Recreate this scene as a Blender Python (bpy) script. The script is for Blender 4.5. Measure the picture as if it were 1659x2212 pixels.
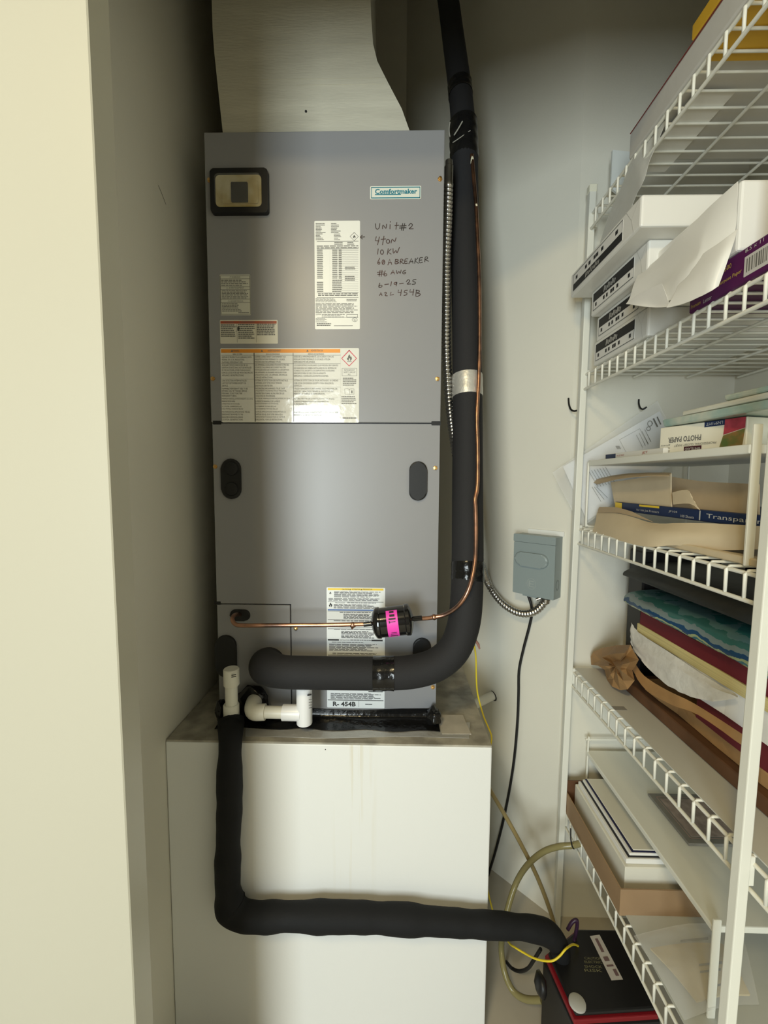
import bpy, bmesh, math, random
from mathutils import Vector, Matrix
random.seed(7)
for o in list(bpy.data.objects): bpy.data.objects.remove(o)
S = bpy.context.scene
COL = S.collection

# ------------------------------------------------------------------ camera
EYE = Vector((0.0, 0.0, 1.305))
F_PX, PITCH, YAW, ROLL = 899.0, 0.0745, -0.0202, 0.0055
IW, IH = 1659.0, 2212.0
FWD = Vector((math.sin(YAW)*math.cos(PITCH), math.cos(YAW)*math.cos(PITCH), -math.sin(PITCH)))
_r = Vector((math.cos(YAW), -math.sin(YAW), 0)); _u = _r.cross(FWD)
RGT = _r*math.cos(ROLL) + _u*math.sin(ROLL)
UPV = -_r*math.sin(ROLL) + _u*math.cos(ROLL)
cam = bpy.data.cameras.new('camera'); cam_o = bpy.data.objects.new('camera', cam); COL.objects.link(cam_o)
cam.sensor_fit = 'VERTICAL'; cam.sensor_height = 36.0; cam.lens = 36.0*F_PX/IH
cam.clip_start = 0.02
M = Matrix((RGT, UPV, -FWD)).transposed().to_4x4(); M.translation = EYE
cam_o.matrix_world = M
S.camera = cam_o

# ------------------------------------------------------------------ world, lights, exposure
S.view_settings.view_transform = 'Standard'; S.view_settings.look = 'None'
S.view_settings.gamma = 1.0; S.view_settings.use_curve_mapping = False
S.view_settings.exposure = 0.0
w = bpy.data.worlds.new('world'); S.world = w; w.use_nodes = True
w.node_tree.nodes['Background'].inputs[0].default_value = (0.9, 0.95, 1.0, 1)
w.node_tree.nodes['Background'].inputs[1].default_value = 0.3
def area(name, loc, rot, sx, sy, power, col):
    l = bpy.data.lights.new(name, 'AREA'); l.shape = 'RECTANGLE'; l.size = sx; l.size_y = sy
    l.energy = power; l.color = col
    o = bpy.data.objects.new(name, l); COL.objects.link(o); o.location = loc; o.rotation_euler = rot
    return o
# daylight through the tall window in the room behind the photographer
area('window_daylight', (-1.00, -2.36, 1.23), (math.radians(90), 0, 0), 0.88, 1.68, 83, (0.90, 1.0, 1.02))
# warm ceiling lamp of that room
area('ceiling_lamp_light', (-0.55, -0.75, 2.50), (0, 0, 0), 0.34, 0.34, 24, (1.0, 0.79, 0.42))

# ------------------------------------------------------------------ pixel helpers
def ray(x, y):
    d = FWD*F_PX + RGT*(x-IW/2) - UPV*(y-IH/2)
    return d/d.y
def atY(x, y, Y): return EYE + ray(x, y)*Y
def atX(x, y, X):
    d = ray(x, y); return EYE + d*(X/d.x)
def atZ(x, y, Z):
    d = ray(x, y); return EYE + d*((Z-EYE.z)/d.z)
DX, DY = 0.49, 1.17                      # the diagonal wall leaves the far wall here
def atD(x, y, off=0.0):                  # on the diagonal wall, off = distance in front of it
    d = ray(x, y); k = (DX+DY-off*math.sqrt(2))/(d.x+d.y); return EYE + d*k

# ------------------------------------------------------------------ materials
MATS = {}
def mat(name, col, rough=0.5, metal=0.0, bump=0.0, bscale=60.0, var=0.0, vscale=6.0, spec=0.5, alpha=1.0, trans=0.0, coat=0.0, col2=None, stretch=None, ior=1.45, vmin=0.35, vmax=0.65):
    if name in MATS: return MATS[name]
    m = bpy.data.materials.new(name); m.use_nodes = True
    nt = m.node_tree; b = nt.nodes['Principled BSDF']
    b.inputs['Base Color'].default_value = (*col, 1); b.inputs['Roughness'].default_value = rough
    b.inputs['Metallic'].default_value = metal; b.inputs['Specular IOR Level'].default_value = spec
    b.inputs['Alpha'].default_value = alpha; b.inputs['Transmission Weight'].default_value = trans
    b.inputs['Coat Weight'].default_value = coat; b.inputs['IOR'].default_value = ior
    if var or bump:
        tc = nt.nodes.new('ShaderNodeTexCoord'); mp = nt.nodes.new('ShaderNodeMapping')
        nt.links.new(tc.outputs['Object'], mp.inputs['Vector'])
        if stretch: mp.inputs['Scale'].default_value = stretch
    if var:
        n = nt.nodes.new('ShaderNodeTexNoise'); n.inputs['Scale'].default_value = vscale; n.inputs['Detail'].default_value = 4
        r = nt.nodes.new('ShaderNodeValToRGB')
        c2 = col2 if col2 else tuple(max(0, c*(1-var)) for c in col)
        r.color_ramp.elements[0].color = (*c2, 1); r.color_ramp.elements[1].color = (*col, 1)
        r.color_ramp.elements[0].position = vmin; r.color_ramp.elements[1].position = vmax
        nt.links.new(mp.outputs[0], n.inputs['Vector']); nt.links.new(n.outputs['Fac'], r.inputs[0])
        nt.links.new(r.outputs[0], b.inputs['Base Color'])
    if bump:
        n2 = nt.nodes.new('ShaderNodeTexNoise'); n2.inputs['Scale'].default_value = bscale; n2.inputs['Detail'].default_value = 3
        bp = nt.nodes.new('ShaderNodeBump'); bp.inputs['Strength'].default_value = bump; bp.inputs['Distance'].default_value = 0.002
        nt.links.new(mp.outputs[0], n2.inputs['Vector']); nt.links.new(n2.outputs['Fac'], bp.inputs['Height'])
        nt.links.new(bp.outputs[0], b.inputs['Normal'])
    MATS[name] = m
    return m
WALL = mat('wall_paint', (0.74, 0.72, 0.625), 0.55, bump=0.10, bscale=220, var=0.03, vscale=3)
ROOMP = mat('room_paint', (0.14, 0.11, 0.07), 0.6, bump=0.1, bscale=220)
DOORP = mat('door_paint', (0.49, 0.475, 0.39), 0.38, bump=0.03, bscale=300, var=0.015, vscale=2)
PLINTHP = mat('plinth_paint', (0.72, 0.70, 0.61), 0.5, bump=0.08, bscale=160, var=0.06, vscale=5)
FLOORM = mat('floor_tile', (0.47, 0.43, 0.35), 0.5, var=0.12, vscale=9)
CEILM = mat('ceiling_paint', (0.40, 0.35, 0.26), 0.7, bump=0.1)
AHUP = mat('grey_cabinet_paint', (0.275, 0.275, 0.282), 0.34, bump=0.012, bscale=900, spec=0.5)
BLACK = mat('black_plastic', (0.008, 0.008, 0.009), 0.42)
RUBBER = mat('black_rubber', (0.009, 0.009, 0.009), 0.5)
FOAM = mat('black_foam', (0.019, 0.019, 0.0205), 0.75, bump=0.25, bscale=500, spec=0.35)
FOAM2 = mat('black_drain_foam', (0.010, 0.0105, 0.0115), 0.72, bump=0.5, bscale=45, spec=0.25)
TAPE = mat('black_tape', (0.008, 0.008, 0.008), 0.16, bump=0.55, bscale=70)
FOILT = mat('silver_foil_tape', (0.60, 0.59, 0.55), 0.42, 0.55, bump=0.8, bscale=60)
COPPER = mat('copper', (0.60, 0.32, 0.21), 0.30, 1.0, var=0.5, vscale=28, col2=(0.24, 0.15, 0.12))
BRASS = mat('brass_screw', (0.72, 0.45, 0.17), 0.28, 1.0)
STEEL = mat('galvanised_steel', (0.48, 0.47, 0.45), 0.27, 1.0)
PVC = mat('white_pvc', (0.80, 0.79, 0.70), 0.32)
PVCW = mat('clean_white_pvc', (0.84, 0.85, 0.86), 0.3)
INK = mat('black_ink', (0.02, 0.02, 0.02), 0.5)
GREYINK = mat('grey_print', (0.16, 0.155, 0.14), 0.6)
MARKER = mat('marker_ink', (0.022, 0.018, 0.018), 0.45, var=0.5, vscale=14, col2=(0.075, 0.03, 0.028))
PAPERL = mat('label_paper', (0.80, 0.80, 0.74), 0.35)
LABELG = mat('glossy_label_paper', (0.80, 0.79, 0.72), 0.13, bump=0.5, bscale=38, coat=0.6)
ORANGE = mat('orange_print', (0.80, 0.30, 0.035), 0.35)
REDP = mat('red_print', (0.42, 0.09, 0.045), 0.4)
PINKRED = mat('crimson_print', (0.62, 0.06, 0.10), 0.4)
YELLOWP = mat('yellow_print', (0.85, 0.60, 0.04), 0.4)
BLUEP = mat('blue_print', (0.07, 0.17, 0.50), 0.4)
TEALP = mat('teal_print', (0.02, 0.20, 0.27), 0.4)
DRIER = mat('gloss_black_paint', (0.008, 0.008, 0.008), 0.14, coat=0.5)
MAGENTA = mat('magenta_sticker', (0.90, 0.07, 0.50), 0.4)
BOXGREY = mat('disconnect_grey', (0.26, 0.31, 0.31), 0.38, bump=0.03, bscale=500)
WIREW = mat('white_vinyl_wire', (0.80, 0.79, 0.70), 0.35)
POLEW = mat('white_pole', (0.78, 0.78, 0.70), 0.42)
DUCTM = mat('duct_wrap', (0.60, 0.57, 0.46), 0.5, bump=0.35, bscale=40, var=0.12, vscale=5, stretch=(1, 1, 6))
YWIRE = mat('yellow_wire', (0.75, 0.58, 0.03), 0.4)
VINYL = mat('yellowed_vinyl_tube', (0.27, 0.235, 0.10), 0.2, alpha=0.85)
PAPERW = mat('white_paper', (0.82, 0.81, 0.77), 0.6, bump=0.25, bscale=25)
WRAPW = mat('white_ream_wrap', (0.80, 0.79, 0.74), 0.38, bump=0.3, bscale=22)
CREAM = mat('cream_card', (0.78, 0.74, 0.60), 0.5)
MANILA = mat('manila_paper', (0.70, 0.58, 0.39), 0.6, bump=0.4, bscale=18, var=0.12, vscale=9)
MANILAD = mat('manila_board', (0.52, 0.40, 0.25), 0.6, bump=0.3, bscale=18, var=0.15, vscale=9)
KRAFT = mat('kraft_paper', (0.44, 0.25, 0.10), 0.6, bump=0.8, bscale=22, var=0.25, vscale=10)
CARD = mat('corrugated_card', (0.36, 0.235, 0.13), 0.65, bump=0.15, bscale=60, var=0.12, vscale=12)
BROWNB = mat('dark_brown_board', (0.14, 0.065, 0.03), 0.5, var=0.3, vscale=20)
WINE = mat('wine_red_paper', (0.14, 0.012, 0.020), 0.6)
PADY = mat('pale_yellow_paper', (0.74, 0.62, 0.28), 0.6, stretch=(1, 1, 120), var=0.25, vscale=3)
YELLOWPK = mat('mustard_sheet', (0.62, 0.36, 0.03), 0.5)
PURPLE = mat('purple_box', (0.085, 0.008, 0.075), 0.4)
NAVY = mat('navy_box', (0.012, 0.027, 0.085), 0.4)
CLEARB = mat('clear_plastic', (0.85, 0.86, 0.85), 0.08, alpha=0.22, bump=1.0, bscale=30, spec=1.0, coat=1.0)
FILM = mat('milky_plastic_film', (0.68, 0.68, 0.64), 0.25, alpha=0.72, bump=0.8, bscale=24)
GREYBAG = mat('dark_grey_bag', (0.035, 0.037, 0.035), 0.35, bump=0.6, bscale=20)
LINER = mat('shelf_liner', (0.62, 0.62, 0.56), 0.45)
RED = mat('red_plastic', (0.20, 0.008, 0.014), 0.4)
GREEN = mat('green_photo', (0.10, 0.15, 0.04), 0.4, var=1, vscale=60, col2=(0.30, 0.16, 0.05))
SHADEIN = mat('interior_shade', (0.03, 0.028, 0.025), 0.7)  # near-black stand-in for the shade inside the torn carton
AMBER = mat('breaker_well', (0.55, 0.50, 0.33), 0.45, var=0.4, vscale=18, col2=(0.34, 0.25, 0.07))
GLASS = mat('clear_cover', (0.9, 0.9, 0.85), 0.08, alpha=0.05, spec=0.8)
MOUNTG = mat('grey_mount', (0.24, 0.23, 0.20), 0.5, var=0.2, vscale=30)
PINKISH = mat('faded_print', (0.42, 0.33, 0.28), 0.5, var=0.4, vscale=50)
def teal_bag():
    m = mat('teal_printed_bag', (0.05, 0.16, 0.17), 0.22, bump=0.5, bscale=30)
    nt = m.node_tree; b = nt.nodes['Principled BSDF']
    tc = nt.nodes.new('ShaderNodeTexCoord'); sp = nt.nodes.new('ShaderNodeSeparateXYZ')
    nt.links.new(tc.outputs['Object'], sp.inputs[0])
    n = nt.nodes.new('ShaderNodeTexNoise'); n.inputs['Scale'].default_value = 22; n.inputs['Detail'].default_value = 4; nt.links.new(tc.outputs['Object'], n.inputs['Vector'])
    a = nt.nodes.new('ShaderNodeMath'); a.operation = 'MULTIPLY_ADD'; a.inputs[1].default_value = 0.030
    nt.links.new(n.outputs['Fac'], a.inputs[0]); nt.links.new(sp.outputs['Z'], a.inputs[2])
    mr = nt.nodes.new('ShaderNodeMapRange'); mr.inputs['From Min'].default_value = 0.010; mr.inputs['From Max'].default_value = 0.085
    nt.links.new(a.outputs[0], mr.inputs['Value'])
    r = nt.nodes.new('ShaderNodeValToRGB'); r.color_ramp.interpolation = 'CONSTANT'
    cols = [(0, (.05, .22, .30)), (.12, (.36, .42, .22)), (.18, (.03, .15, .20)), (.24, (.36, .42, .22)), (.30, (.02, .07, .16)),
            (.40, (.20, .26, .26)), (.52, (.05, .17, .15)), (.66, (.13, .25, .25)), (.76, (.04, .18, .17)), (.90, (.15, .25, .20))]
    el = r.color_ramp.elements
    el[0].position = 0; el[0].color = (*cols[0][1], 1); el[1].position = cols[1][0]; el[1].color = (*cols[1][1], 1)
    for p, c in cols[2:]:
        e = el.new(p); e.color = (*c, 1)
    nt.links.new(mr.outputs[0], r.inputs[0]); nt.links.new(r.outputs[0], b.inputs['Base Color'])
    return m
TEALBAG = teal_bag()
def stained(m, base, stain):
    # two thin drip runs with a shape of their own, below the tee of the drain
    nt = m.node_tree; b = nt.nodes['Principled BSDF']; N = nt.nodes.new; K = nt.links.new
    tc = N('ShaderNodeTexCoord'); mp = N('ShaderNodeMapping'); mp.inputs['Scale'].default_value = (60, 1, 2.2)
    K(tc.outputs['Object'], mp.inputs['Vector'])
    n = N('ShaderNodeTexNoise'); n.inputs['Scale'].default_value = 1.0; n.inputs['Detail'].default_value = 3
    K(mp.outputs[0], n.inputs['Vector'])
    sp = N('ShaderNodeSeparateXYZ'); K(tc.outputs['Object'], sp.inputs[0])
    d = N('ShaderNodeMath'); d.operation = 'SUBTRACT'; d.inputs[1].default_value = .058; K(sp.outputs['X'], d.inputs[0])
    a = N('ShaderNodeMath'); a.operation = 'ABSOLUTE'; K(d.outputs[0], a.inputs[0])
    w_ = N('ShaderNodeMapRange'); w_.inputs['From Min'].default_value = .012; w_.inputs['From Max'].default_value = .055; w_.inputs['To Min'].default_value = 1; w_.inputs['To Max'].default_value = 0; K(a.outputs[0], w_.inputs['Value'])
    h = N('ShaderNodeMapRange'); h.inputs['From Min'].default_value = .30; h.inputs['From Max'].default_value = .55; K(sp.outputs['Z'], h.inputs['Value'])
    r = N('ShaderNodeMapRange'); r.inputs['From Min'].default_value = .50; r.inputs['From Max'].default_value = .62; K(n.outputs['Fac'], r.inputs['Value'])
    m1 = N('ShaderNodeMath'); m1.operation = 'MULTIPLY'; K(w_.outputs[0], m1.inputs[0]); K(h.outputs[0], m1.inputs[1])
    m2 = N('ShaderNodeMath'); m2.operation = 'MULTIPLY'; K(m1.outputs[0], m2.inputs[0]); K(r.outputs[0], m2.inputs[1])
    mx = N('ShaderNodeMix'); mx.data_type = 'RGBA'; mx.inputs['A'].default_value = (*base, 1); mx.inputs['B'].default_value = (*stain, 1)
    K(m2.outputs[0], mx.inputs['Factor']); K(mx.outputs['Result'], b.inputs['Base Color'])
stained(PLINTHP, (0.76, 0.77, 0.75), (0.67, 0.64, 0.53))
TOPM = mat('dusty_platform_top', (0.46, 0.43, 0.35), 0.6, var=0.45, vscale=22, bump=0.3, bscale=80)

# ------------------------------------------------------------------ object helpers
def wloc(p):
    v = Vector((0, 0, 0))
    while p is not None:
        v += p.location; p = p.parent
    return v
def tag(o, label=None, cat=None, group=None, kind=None):
    if label: o['label'] = label
    if cat: o['category'] = cat
    if group: o['group'] = group
    if kind: o['kind'] = kind
    return o
def thing(name, label, cat, loc, group=None):
    o = bpy.data.objects.new(name, None); COL.objects.link(o); o.location = loc; o.empty_display_size = 0.02
    return tag(o, label, cat, group)
def link(name, me, m, parent=None, origin=None, label=None):
    o = bpy.data.objects.new(name, me); COL.objects.link(o)
    if m is not None: me.materials.append(m)
    if parent is not None: o.parent = parent
    elif origin is not None: o.location = origin
    if label: o['label'] = label
    return o
def build(name, bm, m, parent=None, smooth=False, label=None, mats=None, auto=None):
    """bm is in world coordinates; linked as one mesh object."""
    if parent is not None: org = wloc(parent)
    else:
        zs = [v.co for v in bm.verts]
        mn = Vector((min(v.x for v in zs), min(v.y for v in zs), min(v.z for v in zs)))
        mx = Vector((max(v.x for v in zs), max(v.y for v in zs), max(v.z for v in zs)))
        org = Vector(((mn.x+mx.x)/2, (mn.y+mx.y)/2, mn.z))
    for v in bm.verts: v.co -= org
    if smooth:
        for f in bm.faces: f.smooth = True
        if auto is not None:
            for e in bm.edges:
                if len(e.link_faces) == 2 and e.calc_face_angle(0) > auto: e.smooth = False
    me = bpy.data.meshes.new(name); bm.to_mesh(me); bm.free()
    o = link(name, me, m, parent, org, label)
    if mats:
        for mm in mats: me.materials.append(mm)
    return o
def add_hexa(bm, c, bev=0.0, seg=1):
    """c: 8 corners, bottom loop 0-3, top loop 4-7."""
    vs = [bm.verts.new(p) for p in c]
    fs = [(3, 2, 1, 0), (4, 5, 6, 7), (0, 1, 5, 4), (1, 2, 6, 5), (2, 3, 7, 6), (3, 0, 4, 7)]
    faces = [bm.faces.new([vs[i] for i in f]) for f in fs]
    bmesh.ops.recalc_face_normals(bm, faces=faces)
    if bev > 0:
        es = list({e for f in faces for e in f.edges})
        bmesh.ops.bevel(bm, geom=es, offset=bev, segments=seg, profile=0.5, affect='EDGES')
def add_box(bm, x0, x1, y0, y1, z0, z1, bev=0.0, seg=1):
    add_hexa(bm, [Vector(p) for p in ((x0, y0, z0), (x1, y0, z0), (x1, y1, z0), (x0, y1, z0), (x0, y0, z1), (x1, y0, z1), (x1, y1, z1), (x0, y1, z1))], bev, seg)
def box(name, x0, x1, y0, y1, z0, z1, m, parent=None, bev=0.0, seg=1, label=None):
    bm = bmesh.new(); add_box(bm, x0, x1, y0, y1, z0, z1, bev, seg)
    return build(name, bm, m, parent, label=label)
def obox(name, base, u, v, lu, lv, h, m, parent=None, bev=0.0, seg=1, label=None, up=Vector((0, 0, 1))):
    """box with base corner, unit axes u and v in plan, and height h along up"""
    c = [base, base+u*lu, base+u*lu+v*lv, base+v*lv]
    bm = bmesh.new(); add_hexa(bm, c+[p+up*h for p in c], bev, seg)
    return build(name, bm, m, parent, label=label)
def catmull(pts, rad, n):
    P, Rr = [], []
    N = len(pts)
    for i in range(N-1):
        p0, p1, p2, p3 = pts[max(i-1, 0)], pts[i], pts[i+1], pts[min(i+2, N-1)]
        for k in range(n):
            t = k/n; t2 = t*t; t3 = t2*t
            P.append(0.5*((2*p1)+(p2-p0)*t+(2*p0-5*p1+4*p2-p3)*t2+(3*p1-p0-3*p2+p3)*t3))
            Rr.append(rad[i]*(1-t)+rad[i+1]*t)
    P.append(pts[-1]); Rr.append(rad[-1])
    return P, Rr
def add_tube(bm, pts, rad, seg=10, smooth=0, caps=True):
    pts = [Vector(p) for p in pts]
    if not isinstance(rad, (list, tuple)): rad = [rad]*len(pts)
    if smooth: pts, rad = catmull(pts, list(rad), smooth)
    T = []
    for i in range(len(pts)):
        a = pts[max(i-1, 0)]; b = pts[min(i+1, len(pts)-1)]
        T.append((b-a).normalized())
    n = T[0].orthogonal().normalized(); rings = []
    for i, p in enumerate(pts):
        n = (n - T[i]*n.dot(T[i]))
        if n.length < 1e-6: n = T[i].orthogonal()
        n.normalize(); b = T[i].cross(n)
        k = 1.0
        if 0 < i < len(pts)-1:      # mitre
            d1 = (pts[i]-pts[i-1]).normalized()
            k = 1.0/max(0.5, d1.dot(T[i]))
            mdir = (pts[i+1]-pts[i]).normalized()-d1
        ring = []
        for s in range(seg):
            a = 2*math.pi*s/seg
            v = n*math.cos(a)+b*math.sin(a)
            if k > 1.001 and mdir.length > 1e-6:
                md = mdir.normalized(); v = v+md*(v.dot(md))*(k-1)
            ring.append(bm.verts.new(p+v*rad[i]))
        rings.append(ring)
    for i in range(len(rings)-1):
        for s in range(seg):
            bm.faces.new((rings[i][s], rings[i][(s+1) % seg], rings[i+1][(s+1) % seg], rings[i+1][s]))
    if caps:
        bm.faces.new(list(reversed(rings[0]))); bm.faces.new(rings[-1])
def tube(name, pts, rad, m, parent=None, seg=10, smooth=0, label=None):
    bm = bmesh.new(); add_tube(bm, pts, rad, seg, smooth)
    bmesh.ops.recalc_face_normals(bm, faces=bm.faces[:])
    return build(name, bm, m, parent, smooth=True, label=label, auto=0.9)
def revolve(name, a, axis, prof, m, parent=None, seg=24, label=None):
    """prof: list of (distance along axis, radius)"""
    a = Vector(a); axis = Vector(axis).normalized()
    bm = bmesh.new()
    n = axis.orthogonal().normalized(); b = axis.cross(n); rings = []
    for d, r in prof:
        rings.append([bm.verts.new(a+axis*d+(n*math.cos(2*math.pi*s/seg)+b*math.sin(2*math.pi*s/seg))*max(r, 1e-5)) for s in range(seg)])
    for i in range(len(rings)-1):
        for s in range(seg):
            bm.faces.new((rings[i][s], rings[i][(s+1) % seg], rings[i+1][(s+1) % seg], rings[i+1][s]))
    bm.faces.new(list(reversed(rings[0]))); bm.faces.new(rings[-1])
    bmesh.ops.recalc_face_normals(bm, faces=bm.faces[:])
    return build(name, bm, m, parent, smooth=True, label=label, auto=0.6)
def rrect(w, h, r, n=5):
    """outline of a rounded rectangle centred at 0"""
    r = min(r, w/2-1e-5, h/2-1e-5); out = []
    for cx, cy, a0 in ((w/2-r, h/2-r, 0), (-w/2+r, h/2-r, 90), (-w/2+r, -h/2+r, 180), (w/2-r, -h/2+r, 270)):
        for k in range(n+1):
            a = math.radians(a0+90*k/n); out.append((cx+r*math.cos(a), cy+r*math.sin(a)))
    return out
class Plane:
    """a flat face in the place: origin o, right u, up v, outward n"""
    def __init__(s, o, u, v):
        s.o = Vector(o); s.u = Vector(u).normalized(); s.v = Vector(v).normalized(); s.n = s.u.cross(s.v)
    def p(s, a, b, d=0.0): return s.o+s.u*a+s.v*b+s.n*d
    def uv(s, x, y):
        d = ray(x, y); k = (s.o-EYE).dot(s.n)/d.dot(s.n); q = EYE+d*k-s.o
        return q.dot(s.u), q.dot(s.v)
def add_plate(bm, pl, outline, d0, d1, bev=0.0):
    lo = [bm.verts.new(pl.p(a, b, d0)) for a, b in outline]; hi = [bm.verts.new(pl.p(a, b, d1)) for a, b in outline]
    n = len(lo); fs = [bm.faces.new(hi), bm.faces.new(list(reversed(lo)))]
    for i in range(n): fs.append(bm.faces.new((lo[i], lo[(i+1) % n], hi[(i+1) % n], hi[i])))
    if bev:
        bmesh.ops.bevel(bm, geom=list(fs[0].edges), offset=bev, segments=2, profile=0.5, affect='EDGES')
def plate(name, pl, rect, r, d0, d1, m, parent=None, bev=0.0, label=None, px=True):
    """rounded plate over a rectangle (pixel rect x0,y0,x1,y1, or plane units when px is False)"""
    bm = bmesh.new()
    a0, b0, a1, b1 = rect
    if px:
        (a0, b0), (a1, b1) = pl.uv(rect[0], rect[1]), pl.uv(rect[2], rect[3])
    cx, cy = (a0+a1)/2, (b0+b1)/2
    add_plate(bm, pl, [(x+cx, y+cy) for x, y in rrect(abs(a1-a0), abs(b1-b0), r)], d0, d1, bev)
    bmesh.ops.recalc_face_normals(bm, faces=bm.faces[:])
    return build(name, bm, m, parent, label=label)
def quadp(bm, pl, a0, b0, a1, b1, d):
    vs = [bm.verts.new(pl.p(a, b, d)) for a, b in ((a0, b0), (a1, b0), (a1, b1), (a0, b1))]
    bm.faces.new(vs)
_fc = {}
def glyphs(s, bold=0.0):
    key = s; s = s.lstrip('*')
    if key.startswith('*'): bold = .03
    if key in _fc: return _fc[key]
    c = bpy.data.curves.new('t', 'FONT'); c.body = s; c.resolution_u = 2; c.fill_mode = 'FRONT'; c.offset = bold
    o = bpy.data.objects.new('t', c); COL.objects.link(o); bpy.context.view_layer.update()
    me = bpy.data.meshes.new_from_object(o.evaluated_get(bpy.context.evaluated_depsgraph_get()))
    V = [tuple(v.co) for v in me.vertices]; Fc = [tuple(p.vertices) for p in me.polygons]
    bpy.data.objects.remove(o); bpy.data.curves.remove(c); bpy.data.meshes.remove(me)
    _fc[key] = (V, Fc); return _fc[key]
def add_text(bm, pl, s, a0, b0, a1, b1, d, flip=False, shear=0.0):
    """fit the text into the plane rectangle"""
    V, Fc = glyphs(s)
    if not V: return
    x0 = min(v[0] for v in V); x1 = max(v[0] for v in V); y0 = min(v[1] for v in V); y1 = max(v[1] for v in V)
    out = []
    for v in V:
        p = (v[0]-x0)/max(x1-x0, 1e-6); q = (v[1]-y0)/max(y1-y0, 1e-6)
        if flip: p, q = 1-p, 1-q
        b = b0+(b1-b0)*q
        out.append(bm.verts.new(pl.p(a0+(a1-a0)*p+shear*(b-b0), b, d)))
    for f in Fc:
        try: bm.faces.new([out[i] for i in f])
        except ValueError: pass
def rect_uv(pl, r):
    a0, b1 = pl.uv(r[0], r[1]); a1, b0 = pl.uv(r[2], r[3]); return a0, b0, a1, b1
def ptext(bm, pl, s, r, d, flip=False, shear=0.0):
    a0, b0, a1, b1 = rect_uv(pl, r); add_text(bm, pl, s, a0, b0, a1, b1, d, flip, shear)
def pquad(bm, pl, r, d):
    a0, b0, a1, b1 = rect_uv(pl, r); quadp(bm, pl, a0, b0, a1, b1, d)
def bars(bm, pl, r, rows, d, fill=0.5, ragged=0.25, rng=random):
    """unreadably small print: rows of word-long dashes"""
    a0, b0, a1, b1 = rect_uv(pl, r); h = (b1-b0)/rows
    for i in range(rows):
        y = b1-h*(i+0.5); end = a0+(a1-a0)*(1-ragged*rng.random()); x = a0
        while x < end:
            L = (a1-a0)*rng.uniform(0.05, 0.16); e = min(x+L, end)
            quadp(bm, pl, x, y-h*fill/2, e, y+h*fill/2, d); x = e+(a1-a0)*0.018
def print_(name, pl, m, parent, fn, label=None):
    bm = bmesh.new(); fn(bm); return build(name, bm, m, parent, label=label)
def stroke(bm, pl, pts, wd, d):
    """marker stroke: ribbon along 2-D points on a plane"""
    n = len(pts); L = []
    for i in range(n):
        a = pts[max(i-1, 0)]; b = pts[min(i+1, n-1)]
        t = Vector((b[0]-a[0], b[1]-a[1]))
        if t.length < 1e-9: t = Vector((1, 0))
        t.normalize(); q = Vector((-t.y, t.x))*wd/2; p = Vector(pts[i])
        if i == 0: p = p-t*wd*0.4
        if i == n-1: p = p+t*wd*0.4
        L.append((bm.verts.new(pl.p(p.x+q.x, p.y+q.y, d)), bm.verts.new(pl.p(p.x-q.x, p.y-q.y, d))))
    for i in range(n-1): bm.faces.new((L[i][0], L[i][1], L[i+1][1], L[i+1][0]))
def sheet(name, grid, m, thick, parent=None, sub=3, jit=0.0, label=None, smooth=True):
    """grid: rows of world points, refined by Catmull-Rom both ways, with thickness"""
    rows = [catmull([Vector(p) for p in r], [0]*len(r), sub)[0] for r in grid]
    cols = list(zip(*rows)); cols = [catmull(list(c), [0]*len(c), sub)[0] for c in cols]
    G = list(zip(*cols)); rng = random.Random(len(name)*7+len(G))
    nr, nc = len(G), len(G[0]); bm = bmesh.new(); top, bot = [], []
    for i in range(nr):
        for j in range(nc):
            p = G[i][j]
            du = G[i][min(j+1, nc-1)]-G[i][max(j-1, 0)]; dv = G[min(i+1, nr-1)][j]-G[max(i-1, 0)][j]
            n = du.cross(dv)
            n = n.normalized() if n.length > 1e-9 else Vector((0, 0, 1))
            k = rng.uniform(-jit, jit)
            top.append(bm.verts.new(p+n*(thick/2+k))); bot.append(bm.verts.new(p+n*(-thick/2+k)))
    I = lambda i, j: i*nc+j
    for i in range(nr-1):
        for j in range(nc-1):
            bm.faces.new((top[I(i, j)], top[I(i, j+1)], top[I(i+1, j+1)], top[I(i+1, j)]))
            bm.faces.new((bot[I(i, j)], bot[I(i+1, j)], bot[I(i+1, j+1)], bot[I(i, j+1)]))
    def side(a, b): bm.faces.new((top[a], bot[a], bot[b], top[b]))
    for j in range(nc-1): side(I(0, j+1), I(0, j)); side(I(nr-1, j), I(nr-1, j+1))
    for i in range(nr-1): side(I(i, 0), I(i+1, 0)); side(I(i+1, nc-1), I(i, nc-1))
    bmesh.ops.recalc_face_normals(bm, faces=bm.faces[:])
    return build(name, bm, m, parent, smooth=smooth, label=label, auto=0.8)
def struct(o): o['kind'] = 'structure'; return o
X1, Y1, Z1 = Vector((1, 0, 0)), Vector((0, 1, 0)), Vector((0, 0, 1))

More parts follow.
